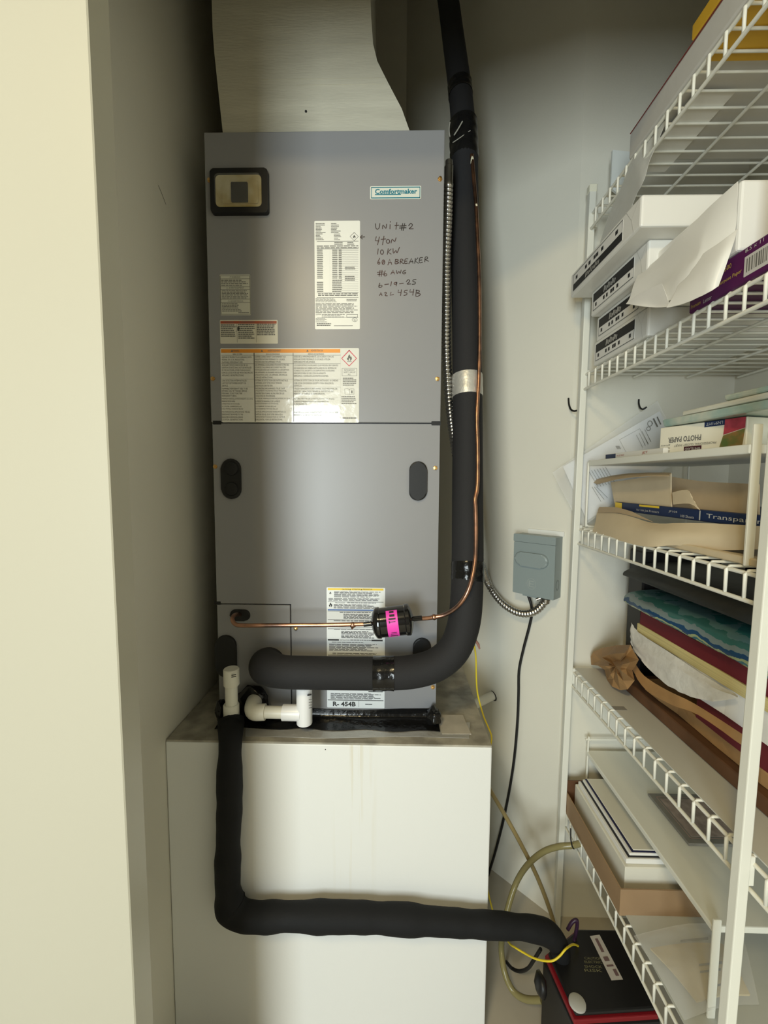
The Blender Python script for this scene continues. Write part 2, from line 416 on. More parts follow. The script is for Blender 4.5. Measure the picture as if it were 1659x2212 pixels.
# ------------------------------------------------------------------ the setting
LWX = -0.5075; BACK = 1.62; RWX = 0.925; CEIL = 3.12; ROOML = -2.9; ROOMB = -2.42; FRONT = 0.548
struct(box('floor', ROOML-.1, RWX+.1, ROOMB-.1, BACK+.1, -0.1, 0, FLOORM))
struct(box('ceiling', ROOML-.1, RWX+.1, ROOMB-.1, BACK+.1, CEIL, CEIL+.1, CEILM))
wlf = struct(box('wall_left', LWX-.1, LWX, FRONT+.06, BACK, 0, CEIL, WALL))
struct(box('wall_back', LWX-.1, DX-(BACK-DY)+.12, BACK, BACK+.1, 0, CEIL, WALL))
def diag():
    a = Vector((DX, DY, 0)); L = (BACK-DY)*math.sqrt(2); d = Vector((-1, 1, 0)).normalized(); nb = Vector((1, 1, 0)).normalized()
    c = [a-nb*0, a+d*L, a+d*L+nb*.1, a+nb*.1]
    bm = bmesh.new(); add_hexa(bm, c+[p+Z1*CEIL for p in c]); return build('wall_diagonal', bm, WALL)
struct(diag())
struct(box('wall_far', DX, RWX+.1, DY, DY+.1, 0, CEIL, WALL))
struct(box('wall_right', RWX, RWX+.1, ROOMB, DY, 0, CEIL, WALL))
struct(box('wall_front', ROOML, -0.405, FRONT, FRONT+.06, 0, CEIL, WALL))
struct(box('trim_header', -0.405, RWX, FRONT, FRONT+.06, 2.14, CEIL, WALL))
struct(box('wall_room_left', ROOML-.1, ROOML, ROOMB, FRONT+.06, 0, CEIL, ROOMP))
def rear():
    bm = bmesh.new()
    wx0, wx1, wz0, wz1 = -1.46, -0.54, 0.35, 2.12
    for a in ((ROOML, wx0, 0, CEIL), (wx1, RWX, 0, CEIL), (wx0, wx1, 0, wz0), (wx0, wx1, wz1, CEIL)):
        add_box(bm, a[0], a[1], ROOMB-.1, ROOMB, a[2], a[3])
    return build('wall_rear', bm, ROOMP)
struct(rear())
win = thing('window_1', None, None, (-1.0, ROOMB, 0.35)); struct(win)
def frame():
    bm = bmesh.new()
    for a in ((-1.46, -1.42, .35, 2.12), (-.58, -.54, .35, 2.12), (-1.42, -.58, .35, .39), (-1.42, -.58, 2.08, 2.12)):
        add_box(bm, a[0], a[1], ROOMB-.07, ROOMB-.02, a[2], a[3])
    return build('window_frame', bm, POLEW, win)
frame(); box('pane', -1.42, -.58, ROOMB-.05, ROOMB-.046, .39, 2.08, GLASS, win)
# flat slab door beside the opening, its edge seen from the closet
def door():
    bm = bmesh.new(); a, b = -0.3425, -0.3525; y0, y1 = .506, .546
    add_hexa(bm, [Vector(p) for p in ((-1.16, y0, .012), (a, y0, .012), (a, y1, .012), (-1.16, y1, .012), (-1.16, y0, 2.5), (b, y0, 2.5), (b, y1, 2.5), (-1.16, y1, 2.5))], .0015)
    return build('door_1', bm, DOORP)
struct(door())

WP = Plane((LWX+.0003, 0, 0), (0, 1, 0), (0, 0, 1))
bm = bmesh.new(); stroke(bm, WP, [WP.uv(*p) for p in ((342, 401), (350, 420), (358, 441))], .0016, .0003); build('scuff_mark', bm, mat('scuff', (.10, .09, .08), .7), wlf)
# ------------------------------------------------------------------ platform
PX0, PX1, PY0, PZ = LWX+.001, 0.2244, 0.884, 0.722
pt = thing('equipment_platform', 'white painted drywall platform carrying the grey air handler, with faint drip stains', 'platform', ((PX0+PX1)/2, PY0+.3, 0))
box('platform_body', PX0, PX1, PY0, 1.43, 0, PZ-.004, PLINTHP, pt, bev=0.003, seg=2)
box('platform_top', PX0+.002, PX1-.001, PY0+.001, 1.43, PZ-.004, PZ, TOPM, pt, label='dusty unpainted top of the platform')
tp = atY(703, 1619, PY0)
revolve('nail_hole', tp+Vector((0, .0005, 0)), (0, -1, 0), [(0, .0016), (.0006, .0014)], INK, pt, seg=8)

# ------------------------------------------------------------------ air handler
AX0, AX1, AY, AZ0, AZ1 = -0.4269, 0.1101, 0.981, PZ, 2.079
AYB = AY+0.52
AP = Plane((0, AY, 0), (1, 0, 0), (0, 0, 1))
ah = thing('air_handler', 'tall grey upright air handler cabinet with stickers and black marker handwriting', 'air handler', ((AX0+AX1)/2, (AY+AYB)/2, AZ0))
zseam = atY(700, 914, AY).z
box('cabinet_body', AX0+.002, AX1-.002, AY+.016, AYB, AZ0, AZ1, AHUP, ah, bev=0.002)
box('upper_panel', AX0, AX1, AY, AY+.016, zseam+.0015, AZ1, AHUP, ah, bev=0.0018, seg=2)
zap = atY(540, 1304, AY).z; xap = atY(630, 1400, AY).x
def lower():
    bm = bmesh.new()
    x0, x1 = AX0+.003, AX1-.001
    add_plate(bm, AP, [(x0, zseam-.0015), (x0, zap), (xap, zap), (xap, AZ0+.002), (x1, AZ0+.002), (x1, zseam-.0015)], -.016, 0)
    bmesh.ops.recalc_face_normals(bm, faces=bm.faces[:])
    return build('lower_panel', bm, AHUP, ah)
lower()
box('access_panel', AX0+.003, xap-.0028, AY, AY+.016, AZ0+.002, zap-.0028, AHUP, ah, bev=0.0012)
for r in ((460, 909, 478, 917), (932, 910, 952, 919), (462, 1299, 477, 1306)):
    plate('seam_notch', AP, r, .0015, -.002, .0006, BLACK, ah)
# breaker window
bw = plate('breaker_window', AP, (457.5, 371.5, 582, 466), .007, 0, .012, BLACK, ah, bev=.002, label='black framed breaker window')
def ringframe():
    pass
plate('breaker_well', AP, (470, 387, 569, 454), .009, .0122, .0126, AMBER, bw)
plate('breaker_plate', AP, (485, 399, 562, 448), .003, .0127, .0145, AMBER, bw)
plate('breaker_switch', AP, (505, 405, 541, 447), .002, .0146, .0175, mat('dull_black', (.012, .011, .010), .85, spec=.2), bw)
plate('breaker_cover', AP, (470, 387, 569, 454), .009, .0180, .0186, GLASS, bw)
# badge
bd = plate('brand_badge', AP, (799.5, 403, 909.5, 430.5), .0025, 0, .0012, mat('badge_face', (.72, .74, .66), .35), ah)
def badge(bm):
    ptext(bm, AP, '*Comfortmaker', (810, 409, 901, 419.5), .0016)
    pquad(bm, AP, (810, 420.3, 866, 422), .0016)
    for a in ((802, 405, 907.5, 406.2), (802, 427.6, 907.5, 428.8), (802, 405, 803.2, 428.8), (906.3, 405, 907.5, 428.8)): pquad(bm, AP, a, .0016)
print_('badge_lettering', AP, TEALP, bd, badge)
# rating label
rl = plate('rating_label', AP, (679, 477.5, 777.5, 711.5), .0025, 0, .0006, PAPERL, ah)
def c2(x, y): return (x/5.53+660, y/5.53+460)
def crect(x0, y0, x1, y1): return (*c2(x0, y0), *c2(x1, y1))
rng = random.Random(3)
def rating(bm):
    bars(bm, AP, crect(122, 122, 250, 330), 12, .0009, .5, .6, rng); bars(bm, AP, crect(305, 122, 420, 245), 7, .0009, .5, .6, rng)
    bars(bm, AP, crect(340, 245, 440, 330), 5, .0009, .4, .6, rng)
    for y in (340, 430, 955, 1010, 1250): pquad(bm, AP, crect(135, y, 632, y+2), .0009)
    for i in range(24):
        y = 438+i*21.6; pquad(bm, AP, crect(430, y+14, 632, y+15), .0009)
    for x in (290, 312): pquad(bm, AP, crect(x, 385, x+2, 950), .0009)
    bars(bm, AP, crect(345, 345, 450, 385), 2, .0009, .5, .2, rng); bars(bm, AP, crect(500, 345, 600, 385), 2, .0009, .5, .3, rng)
    bars(bm, AP, crect(135, 388, 632, 428), 2, .0009, .5, .0, rng)
    bars(bm, AP, crect(137, 436, 212, 790), 16, .0009, .5, .1, rng); bars(bm, AP, crect(320, 436, 385, 790), 16, .0009, .5, .1, rng)
    bars(bm, AP, crect(395, 436, 435, 790), 16, .0009, .55, .1, rng); bars(bm, AP, crect(137, 820, 217, 950), 6, .0009, .5, .1, rng)
    bars(bm, AP, crect(320, 795, 440, 950), 7, .0009, .5, .1, rng); bars(bm, AP, crect(470, 640, 595, 680), 2, .0009, .5, .1, rng)
    bars(bm, AP, crect(470, 750, 595, 815), 3, .0009, .5, .1, rng); bars(bm, AP, crect(150, 960, 625, 995), 2, .0009, .5, .0, rng)
    bars(bm, AP, crect(120, 1018, 410, 1070), 4, .0009, .4, .3, rng); bars(bm, AP, crect(490, 1025, 625, 1060), 2, .0009, .4, .2, rng)
    bars(bm, AP, crect(120, 1078, 635, 1200), 8, .0009, .45, .12, rng); bars(bm, AP, crect(195, 1208, 470, 1250), 3, .0009, .4, .2, rng)
    bars(bm, AP, crect(122, 1255, 270, 1310), 4, .0009, .35, .3, rng); bars(bm, AP, crect(135, 1315, 315, 1355), 2, .0009, .55, .1, rng)
    pquad(bm, AP, crect(340, 1347, 565, 1352), .0009)
    for a in ((490, 1213, 625, 1217), (490, 1243, 625, 1247), (490, 1213, 494, 1247), (621, 1213, 625, 1247)): pquad(bm, AP, crect(*a), .0009)
print_('rating_print', AP, GREYINK, rl, rating)
def ring2(bm, pl, cx, cy, rx, ry, wd, d, n=20, a0=0, a1=360):
    stroke(bm, pl, [(cx+rx*math.cos(math.radians(a0+(a1-a0)*k/n)), cy+ry*math.sin(math.radians(a0+(a1-a0)*k/n))) for k in range(n+1)], wd, d)
def puv(pl, pts): return [pl.uv(*p) for p in pts]
def flame(bm, pl, cx, cy, s, d):
    P = [(0, -1), (.25, -.55), (.32, -.1), (.5, -.45), (.75, .1), (.7, .55), (.35, .9), (.12, .9), (.28, .45), (.05, .05), (-.2, .5), (-.08, .9), (-.4, .85), (-.72, .45), (-.62, -.05), (-.4, .1), (-.35, -.45)]
    vs = [bm.verts.new(pl.p(*pl.uv(cx+x*s, cy+y*s), d)) for x, y in P]
    bm.faces.new(vs)
print_('hazard_diamond', AP, INK, rl, lambda bm: stroke(bm, AP, puv(AP, [c2(*p) for p in ((582, 236), (632, 284), (582, 334), (532, 284), (582, 236))]), .0008, .0010))
print_('flame_symbol', AP, INK, rl, lambda bm: flame(bm, AP, *c2(582, 285), 3.6, .0010))
def ulm(bm):
    a, b = AP.uv(*c2(588, 1278)); ring2(bm, AP, a, b, .0058, .0042, .0006, .0010)
print_('approval_ring', AP, INK, rl, ulm)
print_('approval_letters', AP, INK, rl, lambda bm: ptext(bm, AP, 'UL', crect(577, 1268, 600, 1290), .0010))
print_('caution_word', AP, INK, rl, lambda bm: ptext(bm, AP, 'CAUTION', crect(122, 1209, 185, 1221), .0010))
# small warning label
wl = plate('small_warning_label', AP, (474.5, 593.5, 542, 681), .002, 0, .0006, mat('beige_label', (.66, .65, .56), .4), ah)  # duller, warmer off-white than the other label papers
def c6(x, y): return (x/7.213+430, y/7.213+560)
def r6(x0, y0, x1, y1): return (*c6(x0, y0), *c6(x1, y1))
def warn_a(bm):
    for y in (258, 305, 428, 472, 622, 675, 858): pquad(bm, AP, r6(335, y, 798, y+4), .0009)
    for x in (335, 795): pquad(bm, AP, r6(x, 258, x+4, 862), .0009)
    bars(bm, AP, r6(345, 318, 780, 420), 4, .0009, .5, .3, rng); bars(bm, AP, r6(355, 482, 780, 616), 6, .0009, .5, .15, rng)
    bars(bm, AP, r6(360, 685, 680, 820), 6, .0009, .5, .25, rng); bars(bm, AP, r6(615, 825, 780, 845), 1, .0009, .5, .0, rng)
    ptext(bm, AP, 'WARNING', r6(510, 270, 645, 296), .0009); ptext(bm, AP, 'AVERTISSEMENT', r6(465, 436, 705, 462), .0009); ptext(bm, AP, 'ADVERTENCIA', r6(490, 643, 690, 666), .0009)
    for x, y in ((492, 283), (440, 455), (466, 655)): stroke(bm, AP, puv(AP, [c6(x, y-14), c6(x+14, y+12), c6(x-14, y+12), c6(x, y-14)]), .0005, .0009)
print_('warning_print', AP, GREYINK, wl, warn_a)
# red banded warning label
wr = plate('red_banded_label', AP, (475, 691.5, 600.5, 742.5), .002, 0, .0006, mat('cream_label', (.70, .67, .56), .4), ah)  # warm off-white, a little lighter than the small warning label
print_('red_band', AP, REDP, wr, lambda bm: pquad(bm, AP, r6(335, 966, 1210, 1004), .0008))
def warn_b(bm):
    for a in ((340, 1012, 580, 1215, 7), (610, 1006, 880, 1245, 8), (900, 1003, 1200, 1190, 7)): bars(bm, AP, r6(*a[:4]), a[4], .0010, .62, .25, rng)
    for x in (593, 890): pquad(bm, AP, r6(x, 1006, x+2, 1300), .0010)
    ptext(bm, AP, 'WARNING', r6(420, 974, 540, 998), .0010); ptext(bm, AP, 'AVERTISSEMENT', r6(655, 970, 870, 994), .0010); ptext(bm, AP, 'ADVERTENCIA', r6(975, 968, 1160, 992), .0010)
    for x in (400, 635, 955): stroke(bm, AP, puv(AP, [c6(x, 972), c6(x+13, 996), c6(x-13, 996), c6(x, 972)]), .0005, .0010)
    vs = [bm.verts.new(AP.p(*AP.uv(*c6(615+18*math.cos(k), 1085+38*math.sin(k))), .0010)) for k in [i*2*math.pi/10 for i in range(10)]]; bm.faces.new(list(reversed(vs)))
    stroke(bm, AP, puv(AP, [c6(572, 1040), c6(598, 1060)]), .0006, .0010); stroke(bm, AP, puv(AP, [c6(575, 1130), c6(600, 1110)]), .0006, .0010)
print_('warning_print', AP, GREYINK, wr, warn_b)
# large orange banded label
wo = plate('orange_banded_label', AP, (476, 752.5, 775.5, 913.2), .0025, 0, .0007, LABELG, ah)
def c3(x, y): return (x/4.879+460, y/4.879+740)
def r3(x0, y0, x1, y1): return (*c3(x0, y0), *c3(x1, y1))
print_('orange_band', AP, ORANGE, wo, lambda bm: pquad(bm, AP, r3(86, 70, 1342, 108), .0009))
COLS = [(97, 425, ['WARNING', 'RISK OF FIRE', 'DISPOSE OF PROPERLY IN ACCORDANCE WITH', 'FEDERAL OR LOCAL REGULATIONS.', 'FLAMMABLE REFRIGERANT USED.', 'AUXILIARY DEVICES WHICH MAY BE AN',
                    'IGNITION SOURCE SHALL NOT BE INSTALLED', 'IN THE DUCTWORK, OTHER THAN AUXILIARY', 'DEVICES LISTED FOR USE WITH THE SPECIFIC', 'APPLIANCE. SEE INSTRUCTIONS.',
                    'LEAK DETECTION SYSTEM INSTALLED.', 'UNIT MUST BE POWERED EXCEPT FOR', 'SERVICE.', 'FLAMMABLE REFRIGERANT USED. TO BE', 'REPAIRED ONLY BY TRAINED SERVICE', 'PERSONNEL. DO NOT PUNCTURE',
                    'REFRIGERANT TUBING.', 'MINIMUM INSTALLATION HEIGHT, 0 m (0 ft).', 'MINIMUM ROOM AREA', '(OPERATING OR STORAGE).', '31.3 TOTAL CHARGE (KG) m2', '153.0 TOTAL CHARGE (lb) ft2',
                    'FOR HORIZONTAL APPLICATIONS, THE A2L', 'SENSOR MUST BE MOVED TO THE', 'INDICATED HORIZONTAL SENSOR', 'LOCATION. SEE INSTRUCTIONS.'], [79, 116, 146, 173, 200, 230, 257, 284, 310, 338, 394, 420, 446, 478, 502, 528, 554, 587, 612, 640, 667, 693, 724, 750, 778, 804]),
        (445, 820, ['AVERTISSEMENT', "RISQUE D'INCENDIE", 'ELIMINER CORRECTEMENT CONFORMEMENT AUX', 'REGLEMENTATIONS FEDERALES OU LOCALES.', 'FRIGORIGENE INFLAMMABLE UTILISE.', 'LES APPAREILS AUXILIAIRES POUVANT ETRE DES',
                     "SOURCES D'ALLUMAGE NE DOIVENT PAS ETRE", "INSTALLES DANS LES CONDUITS, A L'EXCEPTION", 'DES APPAREILS AUXILIAIRES INDIQUES POUR', 'UTILISATION AVEC UN APPAREIL SPECIFIQUE.', 'VOIR LES INSTRUCTIONS.',
                     'SYSTEME DE DETECTION DES FUITES INSTALLE.', "L'APPAREIL DOIT ETRE SOUS TENSION", "SAUF POUR L'ENTRETIEN.", 'FRIGORIGENE INFLAMMABLE UTILISE. DOIT', 'UNIQUEMENT ETRE REPARE PAR DU PERSONNEL', "D'ENTRETIEN FORME. NE PAS PERCER LES", 'CONDUITES DE FRIGORIGENE.',
                     "HAUTEUR MINIMALE D'INSTALLATION, 0 m (0 pi).", 'SUPERFICIE MINIMALE DE LA PIECE', '(FONCTIONNEMENT OU STOCKAGE).', '31.3 CHARGE TOTALE (KG) m2', '153.0 CHARGE TOTALE (lb) pi2', 'POUR LES APPLICATIONS HORIZONTALES, LE', 'CAPTEUR DE A2L DOIT ETRE DEPLACE A', "L'EMPLACEMENT INDIQUE POUR LE CAPTEUR", 'HORIZONTAL. VOIR LES INSTRUCTIONS.'],
         [77, 116, 142, 169, 197, 227, 254, 281, 308, 335, 360, 392, 418, 445, 477, 502, 528, 555, 584, 612, 638, 666, 692, 722, 750, 777, 803]),
        (855, 1320, ['ADVERTENCIA', 'RIESGO DE INCENDIO', 'DESECHE LA APROPIADAMENTE. DE ACUERDO CON LAS', 'REGULACIONES FEDERALES O LOCALES. UTILIZA', 'REFRIGERANTE INFLAMABLE.', 'LOS DISPOSITIVOS AUXILIARES QUE PUEDEN SER FUENTES',
                      'DE IGNICION NO DEBEN INSTALARSE EN EL SISTEMA DE', 'CONDUCTOS, EXCEPTO LOS DISPOSITIVOS AUXILIARES', 'INDICADOS PARA SU USO CON UN APARATO', 'ESPECIFICO. CONSULTE LAS INSTRUCCIONES.', 'SISTEMA DE DETECCION DE FUGAS INSTALADO. LA UNIDAD', 'DEBE ESTAR ENCENDIDA EXCEPTO PARA REALIZAR EL', 'SERVICIO.',
                      'UTILIZA REFRIGERANTE INFLAMABLE. SOLO PERSONAL DE', 'SERVICIO CAPACITADO REPARE EL DISPOSITIVO. NO', 'PERFORE LA TUBERIA DE REFRIGERANTE.', 'ALTURA MINIMA DE LA INSTALACION, 0 m (0 pies).', 'SUPERFICIE MINIMA PARA FUNCIONAMIENTO O', 'ALMACENAMIENTO.', 'PARA APLICACIONES HORIZONTALES, EL SENSOR A2L DEBE', 'MOVERSE A LA UBICACION INDICADA'],
         [76, 114, 141, 168, 197, 234, 262, 289, 316, 343, 392, 420, 446, 478, 505, 532, 586, 614, 640, 728, 756])]
def warn_c(bm):
    for x0, x1, L, ys in COLS:
        ml = max(len(s) for s in L)
        for i, (s, y) in enumerate(zip(L, ys)):
            wd = (x1-x0)*len(s)/ml
            if i == 0: xx, wd, h = (x0+x1)/2-55, min(wd*1.25, 200), 20
            elif i == 1: xx, h = (x0+x1)/2-wd/2, 17
            else: xx, h = x0, 18
            ptext(bm, AP, s, r3(xx, y, xx+wd, y+h), .00115)
    for x in (440, 848, 1345): pquad(bm, AP, r3(x, 110, x+2, 835), .0010)
    for y in (133, 222, 385, 468, 580, 716): pquad(bm, AP, r3(90, y, 1345, y+2.5), .0010)
    for x, y in ((200, 90), (517, 88), (997, 87)):
        vs = [bm.verts.new(AP.p(*AP.uv(*c3(*p)), .00115)) for p in ((x, y-12), (x-13, y+10), (x+13, y+10))]; bm.faces.new(vs)
    flame(bm, AP, *c3(1438, 160), 7.2, .0012); pquad(bm, AP, r3(1415, 199, 1462, 203), .0012)
    for a in ((1360, 272, 1518, 275), (1360, 350, 1518, 353), (1360, 272, 1363, 353), (1515, 272, 1518, 353)): pquad(bm, AP, r3(*a), .0010)
    for s, a in (('REFRIGERANT', (1383, 283, 1495, 298)), ('SAFETY GROUP', (1378, 305, 1502, 321)), ('A2L', (1422, 329, 1452, 345))): ptext(bm, AP, s, r3(*a), .0010)
    bars(bm, AP, r3(1370, 368, 1512, 458), 5, .0010, .5, .25, rng); bars(bm, AP, r3(1355, 562, 1520, 652), 5, .0010, .5, .3, rng)
    bars(bm, AP, r3(1368, 786, 1515, 806), 1, .0010, .6, 0, rng)
    stroke(bm, AP, puv(AP, [c3(*p) for p in ((1438, 495), (1438, 548), (1392, 545), (1390, 488), (1415, 483), (1438, 495), (1462, 485), (1487, 487), (1487, 545), (1440, 548))]), .0007, .0010)
    ptext(bm, AP, 'i', r3(1458, 500, 1472, 535), .0010)
print_('warning_print', AP, GREYINK, wo, warn_c)
print_('hazard_diamond', AP, PINKRED, wo, lambda bm: stroke(bm, AP, puv(AP, [c3(*p) for p in ((1436, 84), (1514, 168), (1436, 248), (1357, 168), (1436, 84))]), .0021, .0011))
# lower refrigerant label
wy = plate('refrigerant_label', AP, (705.5, 1268.5, 830.5, 1530), .002, 0, .0006, mat('cool_label', (.80, .83, .83), .35), ah)
def c4(x, y): return (x/6.144+690, y/6.144+1250)
def r4(x0, y0, x1, y1): return (*c4(x0, y0), *c4(x1, y1))
print_('yellow_band', AP, YELLOWP, wy, lambda bm: pquad(bm, AP, r4(112, 124, 850, 158), .0008))
print_('blue_band', AP, BLUEP, wy, lambda bm: pquad(bm, AP, r4(112, 404, 850, 428), .0008))
def refr(bm):
    ptext(bm, AP, 'CAUTION', r4(300, 133, 395, 151), .0010); ptext(bm, AP, 'ATTENTION', r4(432, 132, 545, 150), .0010); ptext(bm, AP, 'PRECAUCION', r4(580, 132, 700, 150), .0010)
    for x in (408, 560):
        vs = [bm.verts.new(AP.p(*AP.uv(*c4(*p)), .0010)) for p in ((x, 134), (x-11, 152), (x+11, 152))]; bm.faces.new(vs)
    bars(bm, AP, r4(195, 165, 830, 252), 6, .0010, .5, .25, rng); bars(bm, AP, r4(122, 255, 835, 298), 3, .0010, .5, .2, rng)
    for y in (306, 430, 545, 640, 665, 1015, 1610): pquad(bm, AP, r4(112, y, 850, y+4), .0010)
    ptext(bm, AP, 'FIRE HAZARD', r4(210, 312, 340, 326), .0010); bars(bm, AP, r4(370, 312, 750, 328), 1, .0010, .6, 0, rng)
    bars(bm, AP, r4(190, 335, 790, 400), 4, .0010, .5, .25, rng); bars(bm, AP, r4(270, 436, 690, 455), 1, .0010, .6, 0, rng)
    bars(bm, AP, r4(320, 460, 760, 540), 5, .0010, .5, .3, rng); bars(bm, AP, r4(190, 550, 780, 570), 1, .0010, .6, 0, rng)
    bars(bm, AP, r4(195, 668, 830, 684), 1, .0010, .6, 0, rng); bars(bm, AP, r4(290, 688, 760, 795), 6, .0010, .5, .3, rng)
    ptext(bm, AP, 'INSTALLATION', r4(275, 806, 400, 820), .0010); bars(bm, AP, r4(410, 806, 685, 822), 1, .0010, .6, 0, rng)
    bars(bm, AP, r4(165, 835, 590, 850), 1, .0010, .6, 0, rng); bars(bm, AP, r4(130, 858, 780, 965), 7, .0010, .45, .3, rng); bars(bm, AP, r4(175, 980, 790, 1010), 2, .0010, .5, .1, rng)
def refr2(bm):
    pquad(bm, AP, r4(650, 1490, 840, 1505), .0010); bars(bm, AP, r4(150, 1512, 820, 1605), 7, .0010, .5, .2, rng)
    ptext(bm, AP, '*R- 454B', r4(180, 1628, 482, 1694), .0010); pquad(bm, AP, r4(523, 1612, 526, 1700), .0010); bars(bm, AP, r4(608, 1655, 700, 1675), 1, .0010, .5, 0, rng)
print_('refrigerant_print', AP, INK, wy, refr)['kind'] = 'stuff'
print_('refrigerant_grade', AP, INK, wy, refr2)
for r_ in ((112, 800, 260, 820), (690, 808, 840, 830)): print_('black_bar', AP, INK, wy, lambda bm: pquad(bm, AP, r4(*r_), .0010))
print_('flame_symbol', AP, INK, wy, lambda bm: flame(bm, AP, *c4(145, 188), 2.8, .0010))
print_('flame_symbol', AP, INK, wy, lambda bm: flame(bm, AP, *c4(148, 345), 5.0, .0010))
# handwriting
def el(cx, cy, rx, ry, n=12): return [(cx+rx*math.cos(2*math.pi*k/n), cy+ry*math.sin(2*math.pi*k/n)) for k in range(n+1)]
HW = {
 'handwriting_unit': [[(835, 130), (840, 178), (855, 195), (875, 185), (885, 155), (888, 128)], [(920, 190), (925, 145), (960, 185), (968, 135)], [(1010, 140), (1008, 190)], [(1014, 103), (1015, 110)], [(1090, 115), (1080, 195)], [(1068, 152), (1112, 148)],
   [(1160, 128), (1146, 206)], [(1184, 128), (1166, 210)], [(1125, 157), (1202, 152)], [(1122, 181), (1200, 177)], [(1233, 152), (1250, 130), (1270, 132), (1276, 148), (1258, 172), (1236, 190), (1287, 190)]],
 'handwriting_ton': [[(845, 285), (832, 331), (876, 335)], [(882, 288), (861, 380)], [(937, 278), (920, 380)], [(903, 316), (957, 311)], el(985, 340, 20, 23), [(1022, 358), (1035, 315), (1065, 342), (1081, 298)]],
 'handwriting_kilowatt': [[(868, 430), (861, 492)], el(913, 468, 18, 26), [(987, 428), (978, 494)], [(1022, 432), (984, 467), (1022, 492)], [(1045, 428), (1050, 482), (1080, 448), (1092, 478), (1122, 412)]],
 'handwriting_breaker': [[(886, 542), (867, 580), (863, 602), (876, 613), (889, 602), (884, 586), (866, 596)], el(930, 588, 16, 26), [(939, 566), (919, 612)], [(984, 622), (1006, 553), (1029, 614)], [(990, 597), (1026, 592)],
   [(1076, 558), (1070, 607), (1103, 602), (1112, 590), (1080, 582), (1108, 570), (1100, 557), (1074, 556)], [(1130, 607), (1135, 555), (1160, 557), (1162, 572), (1135, 582), (1172, 606)], [(1222, 549), (1191, 553), (1184, 604), (1218, 600)], [(1188, 579), (1212, 576)],
   [(1234, 607), (1266, 543), (1284, 601)], [(1244, 586), (1282, 580)], [(1312, 543), (1304, 602)], [(1342, 538), (1308, 574), (1347, 601)], [(1398, 534), (1366, 539), (1360, 594), (1396, 589)], [(1364, 566), (1390, 562)], [(1424, 584), (1430, 530), (1455, 528), (1456, 546), (1432, 557), (1468, 577)]],
 'handwriting_wire_gauge': [[(890, 688), (879, 757)], [(914, 686), (904, 757)], [(858, 711), (927, 705)], [(862, 736), (926, 730)], [(951, 693), (936, 732), (944, 753), (966, 748), (970, 733), (957, 725), (940, 735)], [(1019, 732), (1046, 683), (1062, 729)], [(1027, 716), (1058, 712)],
   [(1085, 688), (1095, 726), (1115, 699), (1131, 723), (1142, 683)], [(1196, 685), (1172, 694), (1159, 716), (1178, 729), (1198, 714), (1176, 709)]],
 'handwriting_date': [[(888, 838), (876, 870), (878, 890), (902, 888), (915, 872), (898, 862), (880, 874)], [(946, 856), (992, 850)], [(1026, 823), (1018, 872)], [(1090, 829), (1062, 834), (1060, 852), (1086, 848), (1091, 829), (1082, 872)], [(1123, 846), (1167, 840)],
   [(1204, 822), (1222, 800), (1242, 805), (1240, 824), (1212, 850), (1256, 848)], [(1320, 796), (1286, 801), (1284, 820), (1310, 828), (1308, 848), (1274, 853)]],
 'handwriting_refrigerant': [[(884, 987), (900, 949), (913, 987)], [(889, 973), (911, 970)], [(943, 957), (956, 949), (966, 957), (950, 986), (977, 990)], [(1022, 948), (1010, 984), (1051, 975)], [(1110, 923), (1104, 950), (1142, 950)], [(1146, 919), (1135, 987)],
   [(1216, 924), (1186, 929), (1180, 950), (1208, 955), (1208, 976), (1176, 986)], [(1251, 918), (1244, 945), (1292, 945)], [(1292, 913), (1281, 983)], [(1326, 922), (1318, 997), (1362, 985), (1370, 968), (1326, 957), (1358, 944), (1356, 928), (1320, 924)]],
 'handwriting_arrow': [[(650, 291), (706, 286)], [(677, 267), (650, 291), (678, 310)]]}
for nm, strokes in HW.items():
    bm = bmesh.new()
    for i, s in enumerate(strokes):
        P = [Vector((*p, 0)) for p in s]
        if len(P) > 3: P = catmull(P, [0]*len(P), 3)[0]
        stroke(bm, AP, puv(AP, [c2(p.x, p.y) for p in P]), .00180, .0002+.00003*(i % 3))
    build(nm, bm, MARKER, ah)
# grommets and knock-out plugs
def plug(r, d, m=RUBBER, name='knockout_plug', bev=.003):
    a = rect_uv(AP, r); return plate(name, AP, r, min(abs(a[2]-a[0]), abs(a[3]-a[1]))/2-.0002, 0, d, m, ah, bev=bev)
g1 = plug((478, 991, 522.5, 1078), .006)
for cy in (1012, 1056):
    c = atY(500, cy, AY-.006); revolve('plug_boss', c, (0, -1, 0), [(0, .0165), (.003, .0150), (.0045, .010), (.0045, .001)], RUBBER, g1, seg=20)
plug((884, 996.5, 921.5, 1081.5), .007); plug((892, 1377, 930, 1450), .007)
plug((497, 1316, 541, 1341), .004); plug((465.5, 1371, 513, 1462), .007)
for x, y in ((453, 390), (950.5, 387), (460, 818), (945, 818.5), (465, 1008), (940.5, 1011), (639, 1357.5), (935, 1484)):
    c = atY(x, y, AY); sc = revolve('screw', c, (0, -1, 0), [(0, .0055), (.0018, .0052), (.002, .0040), (.005, .0036), (.0055, .001)], BRASS, ah, seg=6)

